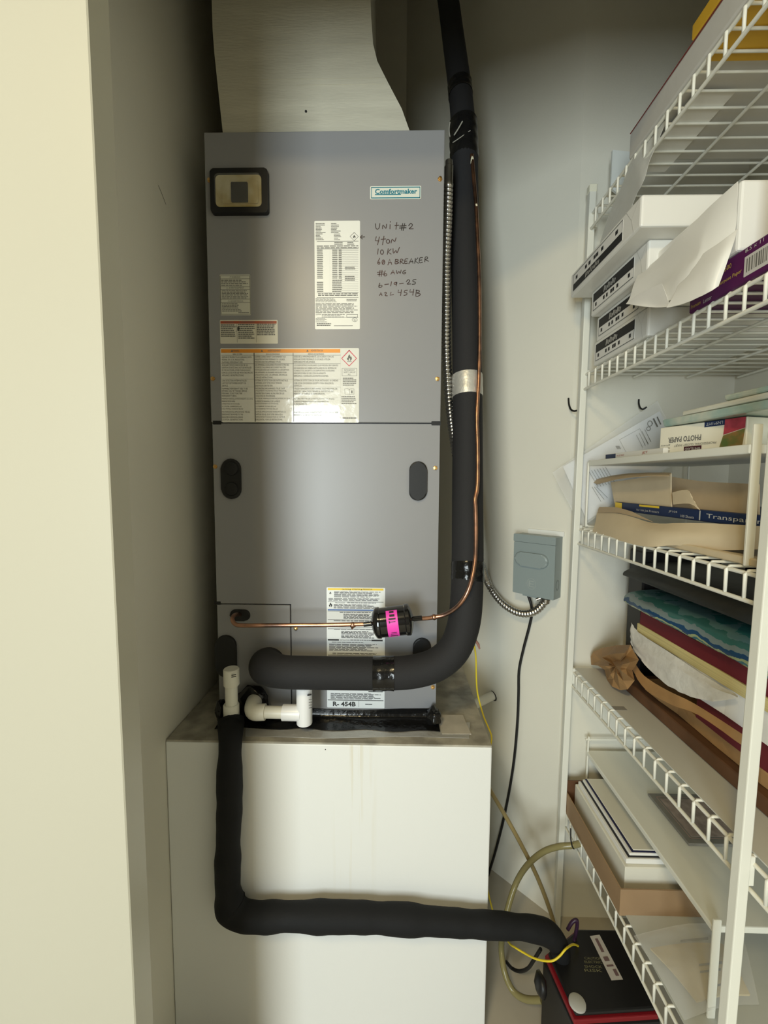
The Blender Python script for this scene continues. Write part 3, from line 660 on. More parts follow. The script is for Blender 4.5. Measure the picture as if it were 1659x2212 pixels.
# ------------------------------------------------------------------ duct above the air handler
def duct():
    yf, yb = AY+.02, AYB-.04
    pr = [(482.5, 286), (890, 280), (868, 235), (838, 178), (815, 132), (806, 95), (802, 40), (800, -10), (794, -480), (447, -480), (457, -10), (459, 60), (463, 115), (472, 200)]
    pts = [atY(x, y, yf) for x, y in pr]
    pts[0].z = pts[1].z = AZ1
    for p in pts: p.z = min(p.z, CEIL)
    bm = bmesh.new(); pl = Plane((0, yf, 0), (1, 0, 0), (0, 0, 1))
    add_plate(bm, pl, [(p.x, p.z) for p in pts], -(yb-yf), 0)
    bmesh.ops.recalc_face_normals(bm, faces=bm.faces[:])
    return build('duct_body', bm, DUCTM, dt), pts
dt = thing('supply_duct', 'cream wrapped supply air duct rising from the top of the grey air handler', 'duct', (-.18, 1.2, AZ1))
db, dp = duct()
for y, x0, x1 in ((98, 566, 800), (172, 565, 830), (184, 640, 830)):
    c0, c1 = atY(x0, y, AY+.02), atY(x1, y-1, AY+.02)
    box('wrap_seam', c0.x, c1.x, AY+.0194, AY+.0202, c0.z, c0.z+.0016, DUCTM, dt)
c0 = atY(661, 241, AY+.02); revolve('duct_screw', c0, (0, -1, 0), [(0, .0028), (.0018, .0024)], INK, dt, seg=8)
c0, c1 = atY(484, 284, AY+.019), atY(888, 272, AY+.019)
box('foil_seal', c0.x, c1.x, AY+.0172, AY+.0204, AZ1, AZ1+.008, mat('pale_seal', (.70, .67, .55), .4), dt)

# ------------------------------------------------------------------ base sealing: black tape and foil
bt = thing('base_tape', 'shiny black tape sealing the foot of the air handler to the platform', 'tape', ((AX0+AX1)/2, AY-.02, PZ))
def tapestrip():
    rows = []
    xs = [470, 520, 560, 610, 660, 720, 790, 850, 900, 930, 948]
    top = [1532, 1533, 1532, 1530, 1530, 1533, 1534, 1532, 1531, 1531, 1534]
    r0, r1, r2, r3_ = [], [], [], []
    for x, t in zip(xs, top):
        r0.append(atY(x, t, AY-.003)); r1.append(atY(x, 1545, AY-.004+.001*math.sin(x)))
        q = atZ(x, 1562, PZ+.006); r2.append(Vector((q.x, AY-.016, PZ+.0045+.001*math.sin(x*.3)))); r3_.append(Vector((q.x, AY-.052+.004*math.sin(x*.05), PZ+.0025)))
    return sheet('tape_strip', [r0, r1, r2, r3_], TAPE, .0016, bt, sub=3, jit=.0006)
tapestrip()
def blob(name, c, rx, ry, rz, m, parent, seed, amp=.25, sub=3):
    bm = bmesh.new(); bmesh.ops.create_icosphere(bm, subdivisions=sub, radius=1.0); rg = random.Random(seed)
    ph = [rg.uniform(0, 6) for _ in range(6)]
    for v in bm.verts:
        p = v.co.copy(); k = 1+amp*(math.sin(4.1*p.x+ph[0])*math.sin(5.3*p.y+ph[1])+.6*math.sin(7*p.z+ph[2]+3*p.x)+.3*math.sin(11*p.y+ph[3]+5*p.z))*.6
        v.co = Vector(c)+Vector((p.x*rx*k, p.y*ry*k, p.z*rz*k))
    return build(name, bm, m, parent, smooth=True)
c = atY(936, 1547, AY-.022); blob('tape_bunch', c, .017, .020, .020, TAPE, bt, 4, .3)
c = atY(545, 1518, AY-.018); blob('tape_bunch', c, .040, .016, .040, TAPE, bt, 9, .2)
c = atY(478, 1535, AY-.03); blob('tape_bunch', c, .014, .016, .028, TAPE, bt, 12, .2)
# foil tape lying on the platform top
def foil():
    g = []
    for j, y in enumerate((1563, 1573, 1584, 1594)):
        row = []
        for x in (532, 600, 680, 760, 850, 920, 975, 1016):
            q = atZ(x-j*1.0, y-(6 if x > 900 else 0)*0, PZ)
            row.append(Vector((min(q.x, PX1-.02), q.y+.003*math.sin(x*.02+j), PZ+.0012)))
        g.append(row)
    o = sheet('foil_tape', g, FOILT, .0008, None, sub=3, jit=.0003)
    return tag(o, 'crinkled silver foil tape strip lying along the platform top', 'tape')
foil()
bm = bmesh.new()
g = [[atZ(x, y, PZ+.0012) for x in xs] for y, xs in ((1545, (952, 975, 1000)), (1565, (950, 980, 1008)), (1586, (955, 990, 1018)))]
tag(sheet('cardboard_shim', g, mat('pale_card', (.55, .51, .43), .6, var=.2, vscale=20), .002, None, sub=2), 'pale flat shim lying at the right foot of the air handler', 'shim')

# ------------------------------------------------------------------ suction line
RS = .0355
sl = thing('suction_line', 'thick black foam insulated suction pipe bending up beside the air handler', 'pipe', atY(1000, 1400, .93))
spts = [atY(583, 1434, AY+.0), atY(575, 1437, AY-.035), atY(580, 1443, AY-.066), atY(612, 1451, AY-.083), atY(680, 1453, AY-.086), atY(760, 1454, AY-.088), atY(850, 1454, AY-.088), atY(905, 1448, AY-.086), atY(948, 1432, AY-.083), atY(982, 1400, AY-.078), atY(1001, 1350, AY-.070), atY(1008, 1290, AY-.060), atY(1010, 1200, AY-.035), atY(1010, 1100, AY-.010), atY(1010, 1000, AY+.02), atY(1010, 880, AY+.045), atY(1008, 700, AY+.08), atY(1004, 520, AY+.115), atY(1003, 400, AY+.135), atY(1003, 330, AY+.145)]
rad = [.039, .0395, .0385]+[RS]*6+[.0355, .036, .036, .036, .036, .036, .0355, .0355, .0355, .0350, .034]
tube('lower_foam_sleeve', spts, rad, FOAM, sl, seg=28, smooth=5)
up = [atY(1003, 335, AY+.147), atY(1002, 300, AY+.150), atY(998, 240, AY+.16), atY(992, 180, AY+.17), atY(980, 90, AY+.19), atY(968, 0, AY+.21), atY(950, -120, AY+.24), atY(935, -250, AY+.27)]
up[-1].z = min(up[-1].z, CEIL-.03); up.append(Vector((up[-1].x-.02, up[-1].y+.03, CEIL-.004)))
tube('upper_foam_sleeve', up, [.034, .032, .030, .029, .028, .027, .027, .027, .027], FOAM, sl, seg=24, smooth=4)
def band(name, px0, px1, Y0, Y1, r, m, wob=.0006, seg=24, n=6):
    a, b = atY(*px0, Y0), atY(*px1, Y1); pts = [a+(b-a)*(k/n) for k in range(n+1)]
    rr = [r+wob*math.sin(k*2.1+px0[0]) for k in range(n+1)]
    return tube(name, pts, rr, m, sl, seg=seg)
band('tape_band', (806, 1454), (851, 1454), AY-.0885, AY-.0885, RS+.0012, TAPE)
band('tape_band', (1010, 1256), (1010, 1214), AY-.050, AY-.039, .0372, TAPE)
band('foil_band', (1010, 858), (1009, 812), AY+.049, AY+.058, .0368, FOILT, .0004)
band('tape_band', (1003.5, 348), (1000, 268), AY+.143, AY+.156, .0358, TAPE, .0012, n=10)
band('tape_band', (995, 207), (993, 184), AY+.165, AY+.170, .0305, TAPE, .0008)
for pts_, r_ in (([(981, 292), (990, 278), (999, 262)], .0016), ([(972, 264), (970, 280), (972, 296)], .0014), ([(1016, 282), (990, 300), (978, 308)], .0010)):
    tube('wrinkle_glint', [atY(x, y, AY+.114) for x, y in pts_], r_, mat('tape_highlight', (.40, .39, .34), .2), sl, seg=6, smooth=3)  # pale ridges: the glint on the tape creases is put into the colour
bm = bmesh.new()
# ------------------------------------------------------------------ liquid line with filter drier
ll = thing('liquid_line', 'bare copper liquid line crossing the air handler front into a filter drier', 'pipe', atY(700, 1350, AY-.03))
RC = .0047
DYc = AY-.078
tube('copper_tube', [atY(520, 1328, AY+.0), atY(512, 1327, AY-.02), atY(505, 1330, AY-.045), atY(502, 1338, AY-.062), atY(508, 1348, AY-.07), atY(525, 1351, AY-.074), atY(600, 1350.5, AY-.077), atY(700, 1350, DYc), atY(790, 1348, DYc)], RC, COPPER, ll, seg=14, smooth=4)
RL = [(896, 1336.5, -.082), (920, 1335.5, -.080), (938, 1333, -.079), (960, 1328, -.083), (985, 1313, -.094), (1005, 1288, -.104), (1018, 1255, -.100), (1026, 1210, -.085), (1028, 1150, -.068), (1027, 1100, -.056), (1026, 1078, -.050), (1031, 1050, -.040), (1032, 980, -.022), (1030, 900, -.002), (1034, 820, .016), (1036, 720, .034), (1035, 600, .056), (1031, 500, .074), (1028, 440, .086), (1022, 370, .100), (1019, 335, .108)]
tube('copper_tube', [atY(x, y, AY+d) for x, y, d in RL], [RC]*len(RL), COPPER, ll, seg=14, smooth=4)
blob('paint_spot', atY(1020, 348, AY+.1025), .0040, .0022, .012, mat('cream_paint', (.70, .66, .48), .5), ll, 31, .2, 2); blob('paint_spot', atY(1029, 444, AY+.082), .0030, .0025, .0050, MATS['cream_paint'], ll, 33, .2, 2)
blob('solder_joint', atY(762, 1350, DYc), .0075, .0065, .0070, COPPER, ll, 3, .12, 2); blob('solder_drip', atY(761, 1356, DYc), .003, .003, .0038, COPPER, ll, 5, .1, 2)
blob('solder_joint', atY(938, 1333, AY-.079), .0072, .0062, .0066, COPPER, ll, 6, .12, 2)
a, b = atY(803, 1347, DYc-.004), atY(894, 1336.5, DYc-.004); ax = (b-a); LN = ax.length; ax.normalize()
fd = revolve('filter_drier', a, ax, [(-.018, .0052), (-.001, .0055), (0, .010), (.003, .022), (.009, .0325), (.013, .0345), (.018, .0345), (.020, .0325), (.024, .0325), (LN-.024, .0325), (LN-.020, .0325), (LN-.018, .0345), (LN-.011, .0345), (LN-.009, .033), (LN-.004, .022), (LN-.001, .010), (LN, .0058), (LN+.018, .0052)], DRIER, ll, seg=36, label='glossy black filter drier can')
def sticker():
    # magenta sticker wrapped on the can
    bm = bmesh.new(); n = ax.cross(Vector((0, 0, 1))).normalized()
    if n.y > 0: n = -n
    upv = n.cross(ax)
    if upv.z < 0: upv = -upv
    A, B = LN*.37, LN*.63; R_ = .0331; rows = []
    for k in range(13):
        t = math.radians(-62+124*k/12)
        dirv = n*math.cos(t)+upv*math.sin(t)
        rows.append((bm.verts.new(a+ax*A+dirv*R_), bm.verts.new(a+ax*B+dirv*R_)))
    for k in range(12): bm.faces.new((rows[k][0], rows[k][1], rows[k+1][1], rows[k+1][0]))
    bmesh.ops.recalc_face_normals(bm, faces=bm.faces[:])
    s = build('drier_sticker', bm, MAGENTA, fd, smooth=True)
    bm2 = bmesh.new()
    def q(t0, t1, f0, f1):
        st = 4
        for i in range(st):
            ta, tb = math.radians(t0+(t1-t0)*i/st), math.radians(t0+(t1-t0)*(i+1)/st)
            vs = []
            for t, f in ((ta, f0), (ta, f1), (tb, f1), (tb, f0)):
                dirv = n*math.cos(t)+upv*math.sin(t); vs.append(bm2.verts.new(a+ax*(A+(B-A)*f)+dirv*(R_+.0004)))
            bm2.faces.new(vs)
    q(35, 44, .3, .75); q(24, 30, .2, .82); q(15, 17.5, .25, .78); q(12, 20, .20, .30); q(-50, -44, .2, .85); q(50, 58, .3, .7); q(-28, -26, .3, .8); q(-36, -34, .25, .8)
    build('sticker_print', bm2, INK, fd, smooth=True)
sticker()

# ------------------------------------------------------------------ condensate trap in white PVC
pv = thing('condensate_trap', 'white PVC drain trap with capped cleanout at the air handler foot', 'pipe fitting', atY(590, 1555, AY-.06))
CY = AY-.062
def vfit(name, x, y0, y1, r, m, Y=CY, **k):
    a, b = atY(x, y0, Y), atY(x, y1, Y); b.x = a.x
    return revolve(name, b, (0, 0, 1), [(0, r*.97), (.0015, r), ((a-b).length-.0025, r), ((a-b).length, r*.90)], m, pv, seg=24, **k)
vfit('cleanout_cap', 499.5, 1444, 1479, .0178, PVC); vfit('riser_pipe', 499.5, 1478, 1524, .0140, PVC); vfit('coupling', 499.5, 1520, 1557, .0178, PVC); vfit('lower_pipe', 499.5, 1550, 1572, .0140, PVC)
print_('cap_print', None, INK, pv, lambda bm: [bm.faces.new([bm.verts.new(atY(x, y, CY-.0186)) for x, y in ((500, 1458+i*4), (510, 1456+i*4), (510, 1458+i*4), (500, 1460+i*4))]) for i in range(2)])
tube('elbow', [atY(556, 1508, AY-.002), atY(549, 1516, AY-.03), atY(546, 1530, AY-.052), atY(552, 1538, AY-.062), atY(573, 1538, AY-.062)], [.0182, .0185, .0190, .0185, .0182], PVC, pv, seg=24, smooth=4)
tube('branch_pipe', [atY(570, 1538, CY), atY(616, 1539, CY)], .0138, PVC, pv, seg=24)
tube('tee_hub', [atY(611, 1539, CY), atY(650, 1539.5, CY)], [.0180, .0180], PVCW, pv, seg=24)
vfit('tee_body', 657, 1482, 1562, .0180, PVCW)
bm = bmesh.new()
for i in range(4):
    q0, q1 = atY(667, 1512+i*6, CY-.0168), atY(674, 1511+i*6, CY-.0150)
    vs = [bm.verts.new(p) for p in (q0, q1, q1+Vector((0, 0, .0012)), q0+Vector((0, 0, .0012)))]; bm.faces.new(vs)
q0, q1 = atY(664, 1502, CY-.0176), atY(673, 1500, CY-.0156)
bm.faces.new([bm.verts.new(p) for p in (q0-Vector((0, 0, .002)), q1-Vector((0, 0, .002)), q1+Vector((0, 0, .002)), q0+Vector((0, 0, .002)))])
build('tee_print', bm, INK, pv)

# ------------------------------------------------------------------ insulated condensate drain
dr = thing('condensate_drain', 'lumpy black foam covered drain pipe running down and across the platform front', 'pipe', atY(500, 1960, PY0-.03))
DP = [(499, 1556, 0.919, 0.0285), (499, 1572, 0.905, 0.0275), (498, 1600, 0.868, 0.0245), (496, 1660, 0.855, 0.0265), (496, 1740, 0.852, 0.0270), (493, 1820, 0.852, 0.0265), (492, 1890, 0.852, 0.0270), (493, 1925, 0.852, 0.0285), (499, 1957, 0.85, 0.0330), (522, 1976, 0.847, 0.0288), (560, 1981, 0.846, 0.0276), (620, 1979, 0.846, 0.0276), (700, 1980, 0.845, 0.0290), (780, 1981, 0.845, 0.0282), (860, 1985, 0.845, 0.0282), (940, 1990, 0.846, 0.0260), (1010, 1995, 0.848, 0.0244), (1060, 1998, 0.85, 0.0240), (1110, 2001, 0.855, 0.0240), (1150, 2006, 0.86, 0.0240), (1182, 2015, 0.865, 0.0240), (1202, 2034, 0.868, 0.0232), (1210, 2058, 0.868, 0.0208), (1211, 2075, 0.868, 0.0176)]
def lumpy():
    P, Rr = catmull([atY(x, y, Y) for x, y, Y, r in DP], [r for *_, r in DP], 7)
    rg = random.Random(8); ph = [rg.uniform(0, 6) for _ in range(4)]; L = 0; R2 = []
    for i, p in enumerate(P):
        if i: L += (p-P[i-1]).length
        R2.append(Rr[i]*(1+.030*math.sin(L*38+ph[0])+.028*math.sin(L*63+ph[1])+.016*math.sin(L*120+ph[2])))
    tube('foam_sleeve', P, R2, FOAM2, dr, seg=26)
lumpy()
tube('pvc_stub', [atY(1211, 2066, .868), atY(1212, 2090, .868)], .0165, PVC, dr, seg=18)
# ------------------------------------------------------------------ flexible conduits and disconnect
def armour(name, pts, r, pitch, m, parent):
    P, _ = catmull([Vector(p) for p in pts], [0]*len(pts), 12)
    # resample by arc length, alternating radii = the interlocked turns
    L = [0]
    for i in range(1, len(P)): L.append(L[-1]+(P[i]-P[i-1]).length)
    n = max(2, int(L[-1]/pitch*4)); out = []; rr = []; j = 0
    for k in range(n+1):
        s = L[-1]*k/n
        while j < len(L)-2 and L[j+1] < s: j += 1
        t = (s-L[j])/max(L[j+1]-L[j], 1e-9); out.append(P[j].lerp(P[j+1], min(max(t, 0), 1))); rr.append(r*(1.0, 1.0, .90, .74)[k % 4])
    return tube(name, out, rr, m, parent, seg=14)
CF = AY+.06
cd = thing('steel_conduit', 'flexible spiral steel conduit hanging beside the air handler down to the disconnect box', 'conduit', atY(1150, 1325, 1.2))
cp = [atY(969, 402, CF), atY(967, 480, CF), atY(964, 560, CF), atY(964, 650, CF), atY(964, 740, CF), atY(966, 800, CF), atY(970, 860, CF+.01), atY(976, 920, CF+.04), atY(990, 1010, CF+.09), atY(1012, 1110, CF+.13), atY(1040, 1216, CF+.17), atD(1056, 1263, .03), atD(1080, 1298, .03), atD(1108, 1319, .032), atD(1133, 1326, .034), atD(1155, 1321, .036), atD(1172, 1306, .036), atD(1180, 1292, .034)]
armour('conduit_armour', cp, .0112, .0092, STEEL, cd)
revolve('conduit_connector', atY(969, 404, CF), (0.0, 0, 1), [(0, .0105), (.004, .0115), (.008, .0105), (.045, .0105), (.047, .0085), (.058, .0085)], STEEL, cd, seg=16)
revolve('box_connector', atD(1178, 1302, .034), (atD(1182, 1276, .034)-atD(1178, 1302, .034)), [(0, .0115), (.012, .0125), (.014, .010), (.024, .010)], STEEL, cd, seg=16)
tube('connector_screw', [atD(1168, 1292, .040), atD(1158, 1296, .046)], [.0035, .0042], STEEL, cd, seg=10)
# disconnect on the diagonal wall
DU = Vector((1, -1, 0)).normalized()
c0 = atD(1109, 1275, .0); ub = DU
DW, DH, DD = .124, .176, .048
tl = atD(1111, 1153, DD); base = Vector((tl.x, tl.y, tl.z-DH))
DPn = Plane(base, DU, (0, 0, 1))
dc = thing('disconnect_box', 'grey metal electrical disconnect box on the angled wall beside the shelves', 'electrical box', base+DU*DW/2-DPn.n*(DD/2))
def dplate(name, a0, b0, a1, b1, d0, d1, m, r=.002, bev=.001, parent=dc): return plate(name, DPn, (a0, b0, a1, b1), r, d0, d1, m, parent, bev, px=False)
dplate('enclosure', .001, 0, DW-.001, DH, -DD+.0005, -.004, BOXGREY)
cv = dplate('cover', 0, .001, DW, DH-.022, -.004, 0, BOXGREY)
dplate('rain_lip', -.001, DH-.021, DW+.001, DH+.001, -.010, .0015, BOXGREY)
dplate('wall_caulk', .02, DH, DW+.004, DH+.014, -DD+.0004, -DD+.004, mat('white_caulk', (.8, .8, .75), .6))
def pressed():
    bm = bmesh.new(); cx, cy, w_, h_ = .056, .106, .101, .040
    add_plate(bm, DPn, [(x+cx, y+cy) for x, y in rrect(w_, h_, .0195, 8)], 0, .008, bev=.005)
    bmesh.ops.recalc_face_normals(bm, faces=bm.faces[:]); return build('cover_emboss', bm, BOXGREY, cv)
pressed()
bm = bmesh.new(); ring2(bm, DPn, .058, .036, .0135, .0155, .0012, .0004); build('cover_logo_ring', bm, mat('logo_grey', (.33, .37, .36), .4), cv)
bm = bmesh.new(); add_text(bm, DPn, 'E', .050, .027, .066, .045, .0004); build('cover_logo', bm, MATS['logo_grey'], cv)
SP = Plane(DPn.p(DW-.001, 0, 0), -DPn.n, (0, 0, 1))
bm = bmesh.new(); ring2(bm, SP, .024, .040, .009, .014, .0014, .0006); build('side_knockout', bm, mat('knock_dark', (.10, .12, .12), .5), dc)
bm = bmesh.new(); add_plate(bm, DPn, [(.030, .0), (.050, .004), (.074, .0), (.074, -.004), (.030, -.004)], -.012, -.004); build('hasp_tab', bm, BOXGREY, dc)
# black power cord
pc = [atD(1140, 1284, .03), atD(1147, 1305, .030), atD(1149, 1325, .015), atD(1143, 1355, .012), atD(1130, 1405, .012), atD(1121, 1450, .012), atD(1120, 1500, .012), atD(1117, 1570, .014), atD(1108, 1660, .016), atD(1090, 1760, .018), atD(1070, 1840, .02), atD(1050, 1910, .03), atD(1046, 1980, .04), atD(1064, 2030, .05), atD(1082, 2064, .055), atD(1092, 2078, .06)]
cend = [atY(1094, 2078, 1.04), atY(1105, 2091, 1.02), atY(1122, 2098, 1.0), atY(1140, 2092, .97), atY(1153, 2074, .94), atY(1168, 2050, .92)]
tag(tube('power_cord', pc+cend, .0040, RUBBER, None, seg=10, smooth=4), 'black power cord hanging from the grey disconnect box down to the pump', 'cord')
# yellow wire
yw = [atY(1024, 1392, 1.04), atY(1028, 1420, 1.04), atY(1029, 1465, 1.04), atY(1032, 1500, 1.05), atY(1044, 1545, 1.06), atY(1055, 1572, 1.06), atY(1062, 1592, 1.06), atY(1059, 1620, 1.06), atY(1052, 1700, 1.07), atY(1046, 1800, 1.08), atY(1050, 1900, 1.07), atY(1070, 1985, 1.02), atY(1098, 2034, .93), atY(1112, 2046, .90), atY(1135, 2060, .88), atY(1160, 2072, .855), atY(1190, 2076, .838), atY(1208, 2066, .838), atY(1222, 2050, .842), atY(1238, 2040, .87), atY(1250, 2044, .89)]
tag(tube('yellow_wire', yw, .0022, YWIRE, None, seg=8, smooth=4), 'thin yellow control wire dropping behind the platform corner to the pump', 'wire')
tag(tube('copper_stub', [atY(1025, 1380, 1.03), atY(1033, 1392, 1.03), atY(1036, 1402, 1.03)], [.003, .0035, .002], mat('reddish_copper', (.45, .22, .17), .5), None, seg=8), 'short reddish copper wire end poking out behind the thick black pipe', 'wire')
# white stub pipe in the angled wall
s0 = atD(1066, 1503, .0); s1 = s0+Vector((-1, -1, 0)).normalized()*.05+Vector((-.035, 0, -.012))
st = thing('wall_stub_pipe', 'short white pipe stub sticking out of the angled wall behind the platform', 'pipe', s0)
tube('stub', [s0+Vector((.004, .004, .002)), s1], .0142, PVC, st, seg=18)
revolve('stub_collar', s0+Vector((-.0005, -.0005, 0)), s1-s0, [(0, .0165), (.002, .0160)], INK, st, seg=18)
# vinyl tubing
vt = [atY(1252, 1822, 1.02), atY(1236, 1826, 1.02), atY(1205, 1829, 1.03), atY(1172, 1841, 1.05), atY(1140, 1868, 1.07), atY(1116, 1905, 1.08), atY(1099, 1955, 1.06), atY(1087, 2010, 1.03), atY(1083, 2050, 1.0), atY(1090, 2100, .97), atY(1108, 2140, .95), atY(1135, 2158, .93), atY(1170, 2160, .91)]
vo = tube('vinyl_tube', vt, .0075, VINYL, None, seg=14, smooth=5); tag(vo, 'yellowed clear vinyl tube arching from the lowest wire shelf to the pump', 'tube')
tag(tube('zip_tie', [atY(1233, 1790, 1.0), atY(1233, 1812, 1.0), atY(1236, 1828, 1.0), atY(1240, 1834, 1.0)], .0016, RUBBER, None, seg=6, smooth=3), 'black tie holding the vinyl tube to the lowest shelf', 'tie')
vt2 = [atY(1050, 1690, 1.11), atY(1062, 1712, 1.11), atY(1110, 1795, 1.10), atY(1160, 1893, 1.09), atY(1194, 1985, 1.08), atY(1205, 2040, 1.07)]
vt2[-1].z = max(vt2[-1].z, .01)
tag(tube('drain_hose', vt2, .0058, mat('tan_hose', (.30, .23, .10), .3), None, seg=12, smooth=4), 'straight tan hose slanting down the angled wall behind the platform', 'tube')

# ------------------------------------------------------------------ wire shelves
SX = .501; SYF = 1.145; SYN = .30
LIPZ = [1.949, 1.5475, 1.139, .741, .321]; LIPH = .042; PITCHW = .0338
DECK = [z+LIPH for z in LIPZ]
RW = .0025
wire_me = None
ordw = ['top wire shelf holding the yellow sheet and plastic wrapped pack', 'second wire shelf from the top holding white paper reams', 'middle wire shelf holding the torn manila envelopes', 'wire shelf under the middle one, covered with a pale liner', 'lowest wire shelf, just above the black pump']
def cross_mesh():
    bm = bmesh.new(); add_tube(bm, [(RWX-.004-SX, 0, LIPH), (.004, 0, LIPH), (0, 0, LIPH-.005), (0, 0, 0)], RW, seg=6)
    bmesh.ops.recalc_face_normals(bm, faces=bm.faces[:])
    for f in bm.faces: f.smooth = True
    me = bpy.data.meshes.new('cross_wire'); bm.to_mesh(me); bm.free(); me.materials.append(WIREW); return me
wire_me = cross_mesh()
for i, z in enumerate(LIPZ):
    sh = thing('wire_shelf', 'white '+ordw[i], 'wire shelf', (SX, (SYF+SYN)/2, z), 'white wire shelves on the right wall')
    tube('lip_rail', [(SX, SYF, z), (SX, SYN, z)], .0033, WIREW, sh, seg=10)
    tube('front_rail', [(SX+.003, SYF, z+LIPH-.004), (SX+.003, SYN, z+LIPH-.004)], .0032, WIREW, sh, seg=10)
    for xx in (.14, .28, RWX-.012-SX): tube('deck_rod', [(SX+xx, SYF, z+LIPH-.0052), (SX+xx, SYN, z+LIPH-.0052)], .0031, WIREW, sh, seg=8)
    n = int((SYF-SYN-.01)/PITCHW)
    for k in range(n+1):
        o = bpy.data.objects.new('cross_wire', wire_me); COL.objects.link(o); o.parent = sh
        o.location = (0, SYF-.012-k*PITCHW-sh.location.y, 0)
# poles
def pole(name, top, bot, w_, label, cap):
    p = thing('shelf_pole', label, 'pole', (bot.x, bot.y, 0))
    h = w_/2; c = [Vector((bot.x+sx*h, bot.y+sy*h, 0)) for sx, sy in ((-1, -1), (1, -1), (1, 1), (-1, 1))]
    t = [Vector((top.x+sx*h, top.y+sy*h, top.z)) for sx, sy in ((-1, -1), (1, -1), (1, 1), (-1, 1))]
    bm = bmesh.new(); add_hexa(bm, c+t, .0015, 2); build('pole_tube', bm, POLEW, p)
    if cap: box('pole_cap', top.x-h-.0015, top.x+h+.0015, top.y-h-.0015, top.y+h+.0015, top.z-.016, top.z+.003, mat('cap_white', (.86, .84, .68), .4), p, bev=.002)
    for z in LIPZ:
        k = z/top.z; x = bot.x+(top.x-bot.x)*k
        box('pole_clip', x+h-.001, x+h+.008, bot.y-.006, bot.y+.006, z+.006, z+.05, POLEW, p, bev=.001)
    return p
PYF = 1.131
pole('shelf_pole', atY(1279, 404, PYF), Vector((atY(1203, 1970, PYF).x, PYF, 0)), .0165, 'white square shelf pole with cream cap against the far wall', True)
PYN = .553
q = atY(1570, 2212, PYN); q1 = atY(1660, 1180, PYN); sl_ = (q1.x-q.x)/(q1.z-q.z)
pole('shelf_pole', Vector((q1.x+sl_*(2.105-q1.z), PYN, 2.105)), Vector((q.x-sl_*q.z, PYN, 0)), .0150, 'white square shelf pole standing free at the front of the shelves', True)
# hooks on the walls
def hook(px, Y, label):
    pts = [atY(x, y, Y+d) for x, y, d in px]
    tag(tube('wall_hook', pts, .0022, RUBBER, None, seg=8, smooth=4), label, 'hook', 'black wire wall hooks')
hk = [atD(1228, 860, .006), atD(1229, 873, .010), atD(1233, 884, .016), atD(1240, 888, .020), atD(1249, 886, .020)]
tag(tube('wall_hook', hk, .0024, RUBBER, None, seg=8, smooth=4), 'small black wire hook on the angled wall with nothing on it', 'hook')
hook([(1380, 863, .018), (1380, 872, .012), (1383, 881, .004), (1389, 884, -.004), (1397, 879, -.008)], DY-.02, 'small black wire hook holding the document bag behind the shelves')
# ------------------------------------------------------------------ clear bag of documents hanging at the far corner
db_ = thing('document_bag', 'clear plastic bag of printed papers hanging crooked from the hook behind the shelf pole', 'document bag', atY(1300, 1120, 1.13))
BY = 1.147
def bagq(px, Y, name, m, th, parent, sub=4, jit=0.0):
    # px: tl,tr,br,bl
    tl, tr, br, bl = [Vector((p[0], p[1], 0)) for p in px]; g = []
    for i in range(4):
        row = []
        for j in range(5):
            a = tl.lerp(tr, j/4); b = bl.lerp(br, j/4); p = a.lerp(b, i/3)
            row.append(atY(p.x, p.y, Y+.003*math.sin(j*1.7+i*1.1)))
        g.append(row)
    return sheet(name, g, m, th, parent, sub=sub, jit=jit)
pg = bagq(((1216, 1008), (1425, 888), (1478, 985), (1268, 1125)), BY-.003, 'document_page', mat('bright_paper', (.86, .87, .88), .5), .0012, db_)
bagq(((1193, 1021), (1420, 866), (1482, 985), (1255, 1140)), BY-.0085, 'clear_sleeve', CLEARB, .0006, db_, jit=.0004)
def bagprint(bm):
    pl = Plane((0, BY-.0078, 0), (1, 0, 0), (0, 0, 1))
    def ln(x0, y0, x1, y1, w_): stroke(bm, pl, [pl.uv(x0, y0), pl.uv(x1, y1)], w_, 0)
    for k in range(7): ln(1272+k*6, 1012-k*1.5+6, 1278+k*6+14, 1046-k*1.5+6, .0016)
    for k in range(3): ln(1279+k*5, 1052, 1298+k*7, 1083-k*4, .0016)
    for k in range(4): ln(1375+k*6, 940-k*4, 1388+k*6, 966-k*4, .0014)
    ln(1412, 905, 1420, 921, .004); ln(1420, 901, 1427, 916, .003)
    ring2(bm, pl, *pl.uv(1404, 915), .006, .007, .0024, 0); ring2(bm, pl, *pl.uv(1401, 926), .005, .005, .0022, 0)
    for a, b in (((1338, 950), (1382, 926)), ((1382, 926), (1400, 960)), ((1338, 950), (1352, 976))): ln(*a, *b, .0009)
    for k in range(3): ln(1331+k*3, 964, 1334+k*3, 969, .003)
print_('document_print', None, GREYINK, db_, bagprint)

def gx0(rows): return [[atX(x, y, X) for x, y, X in r] for r in rows]
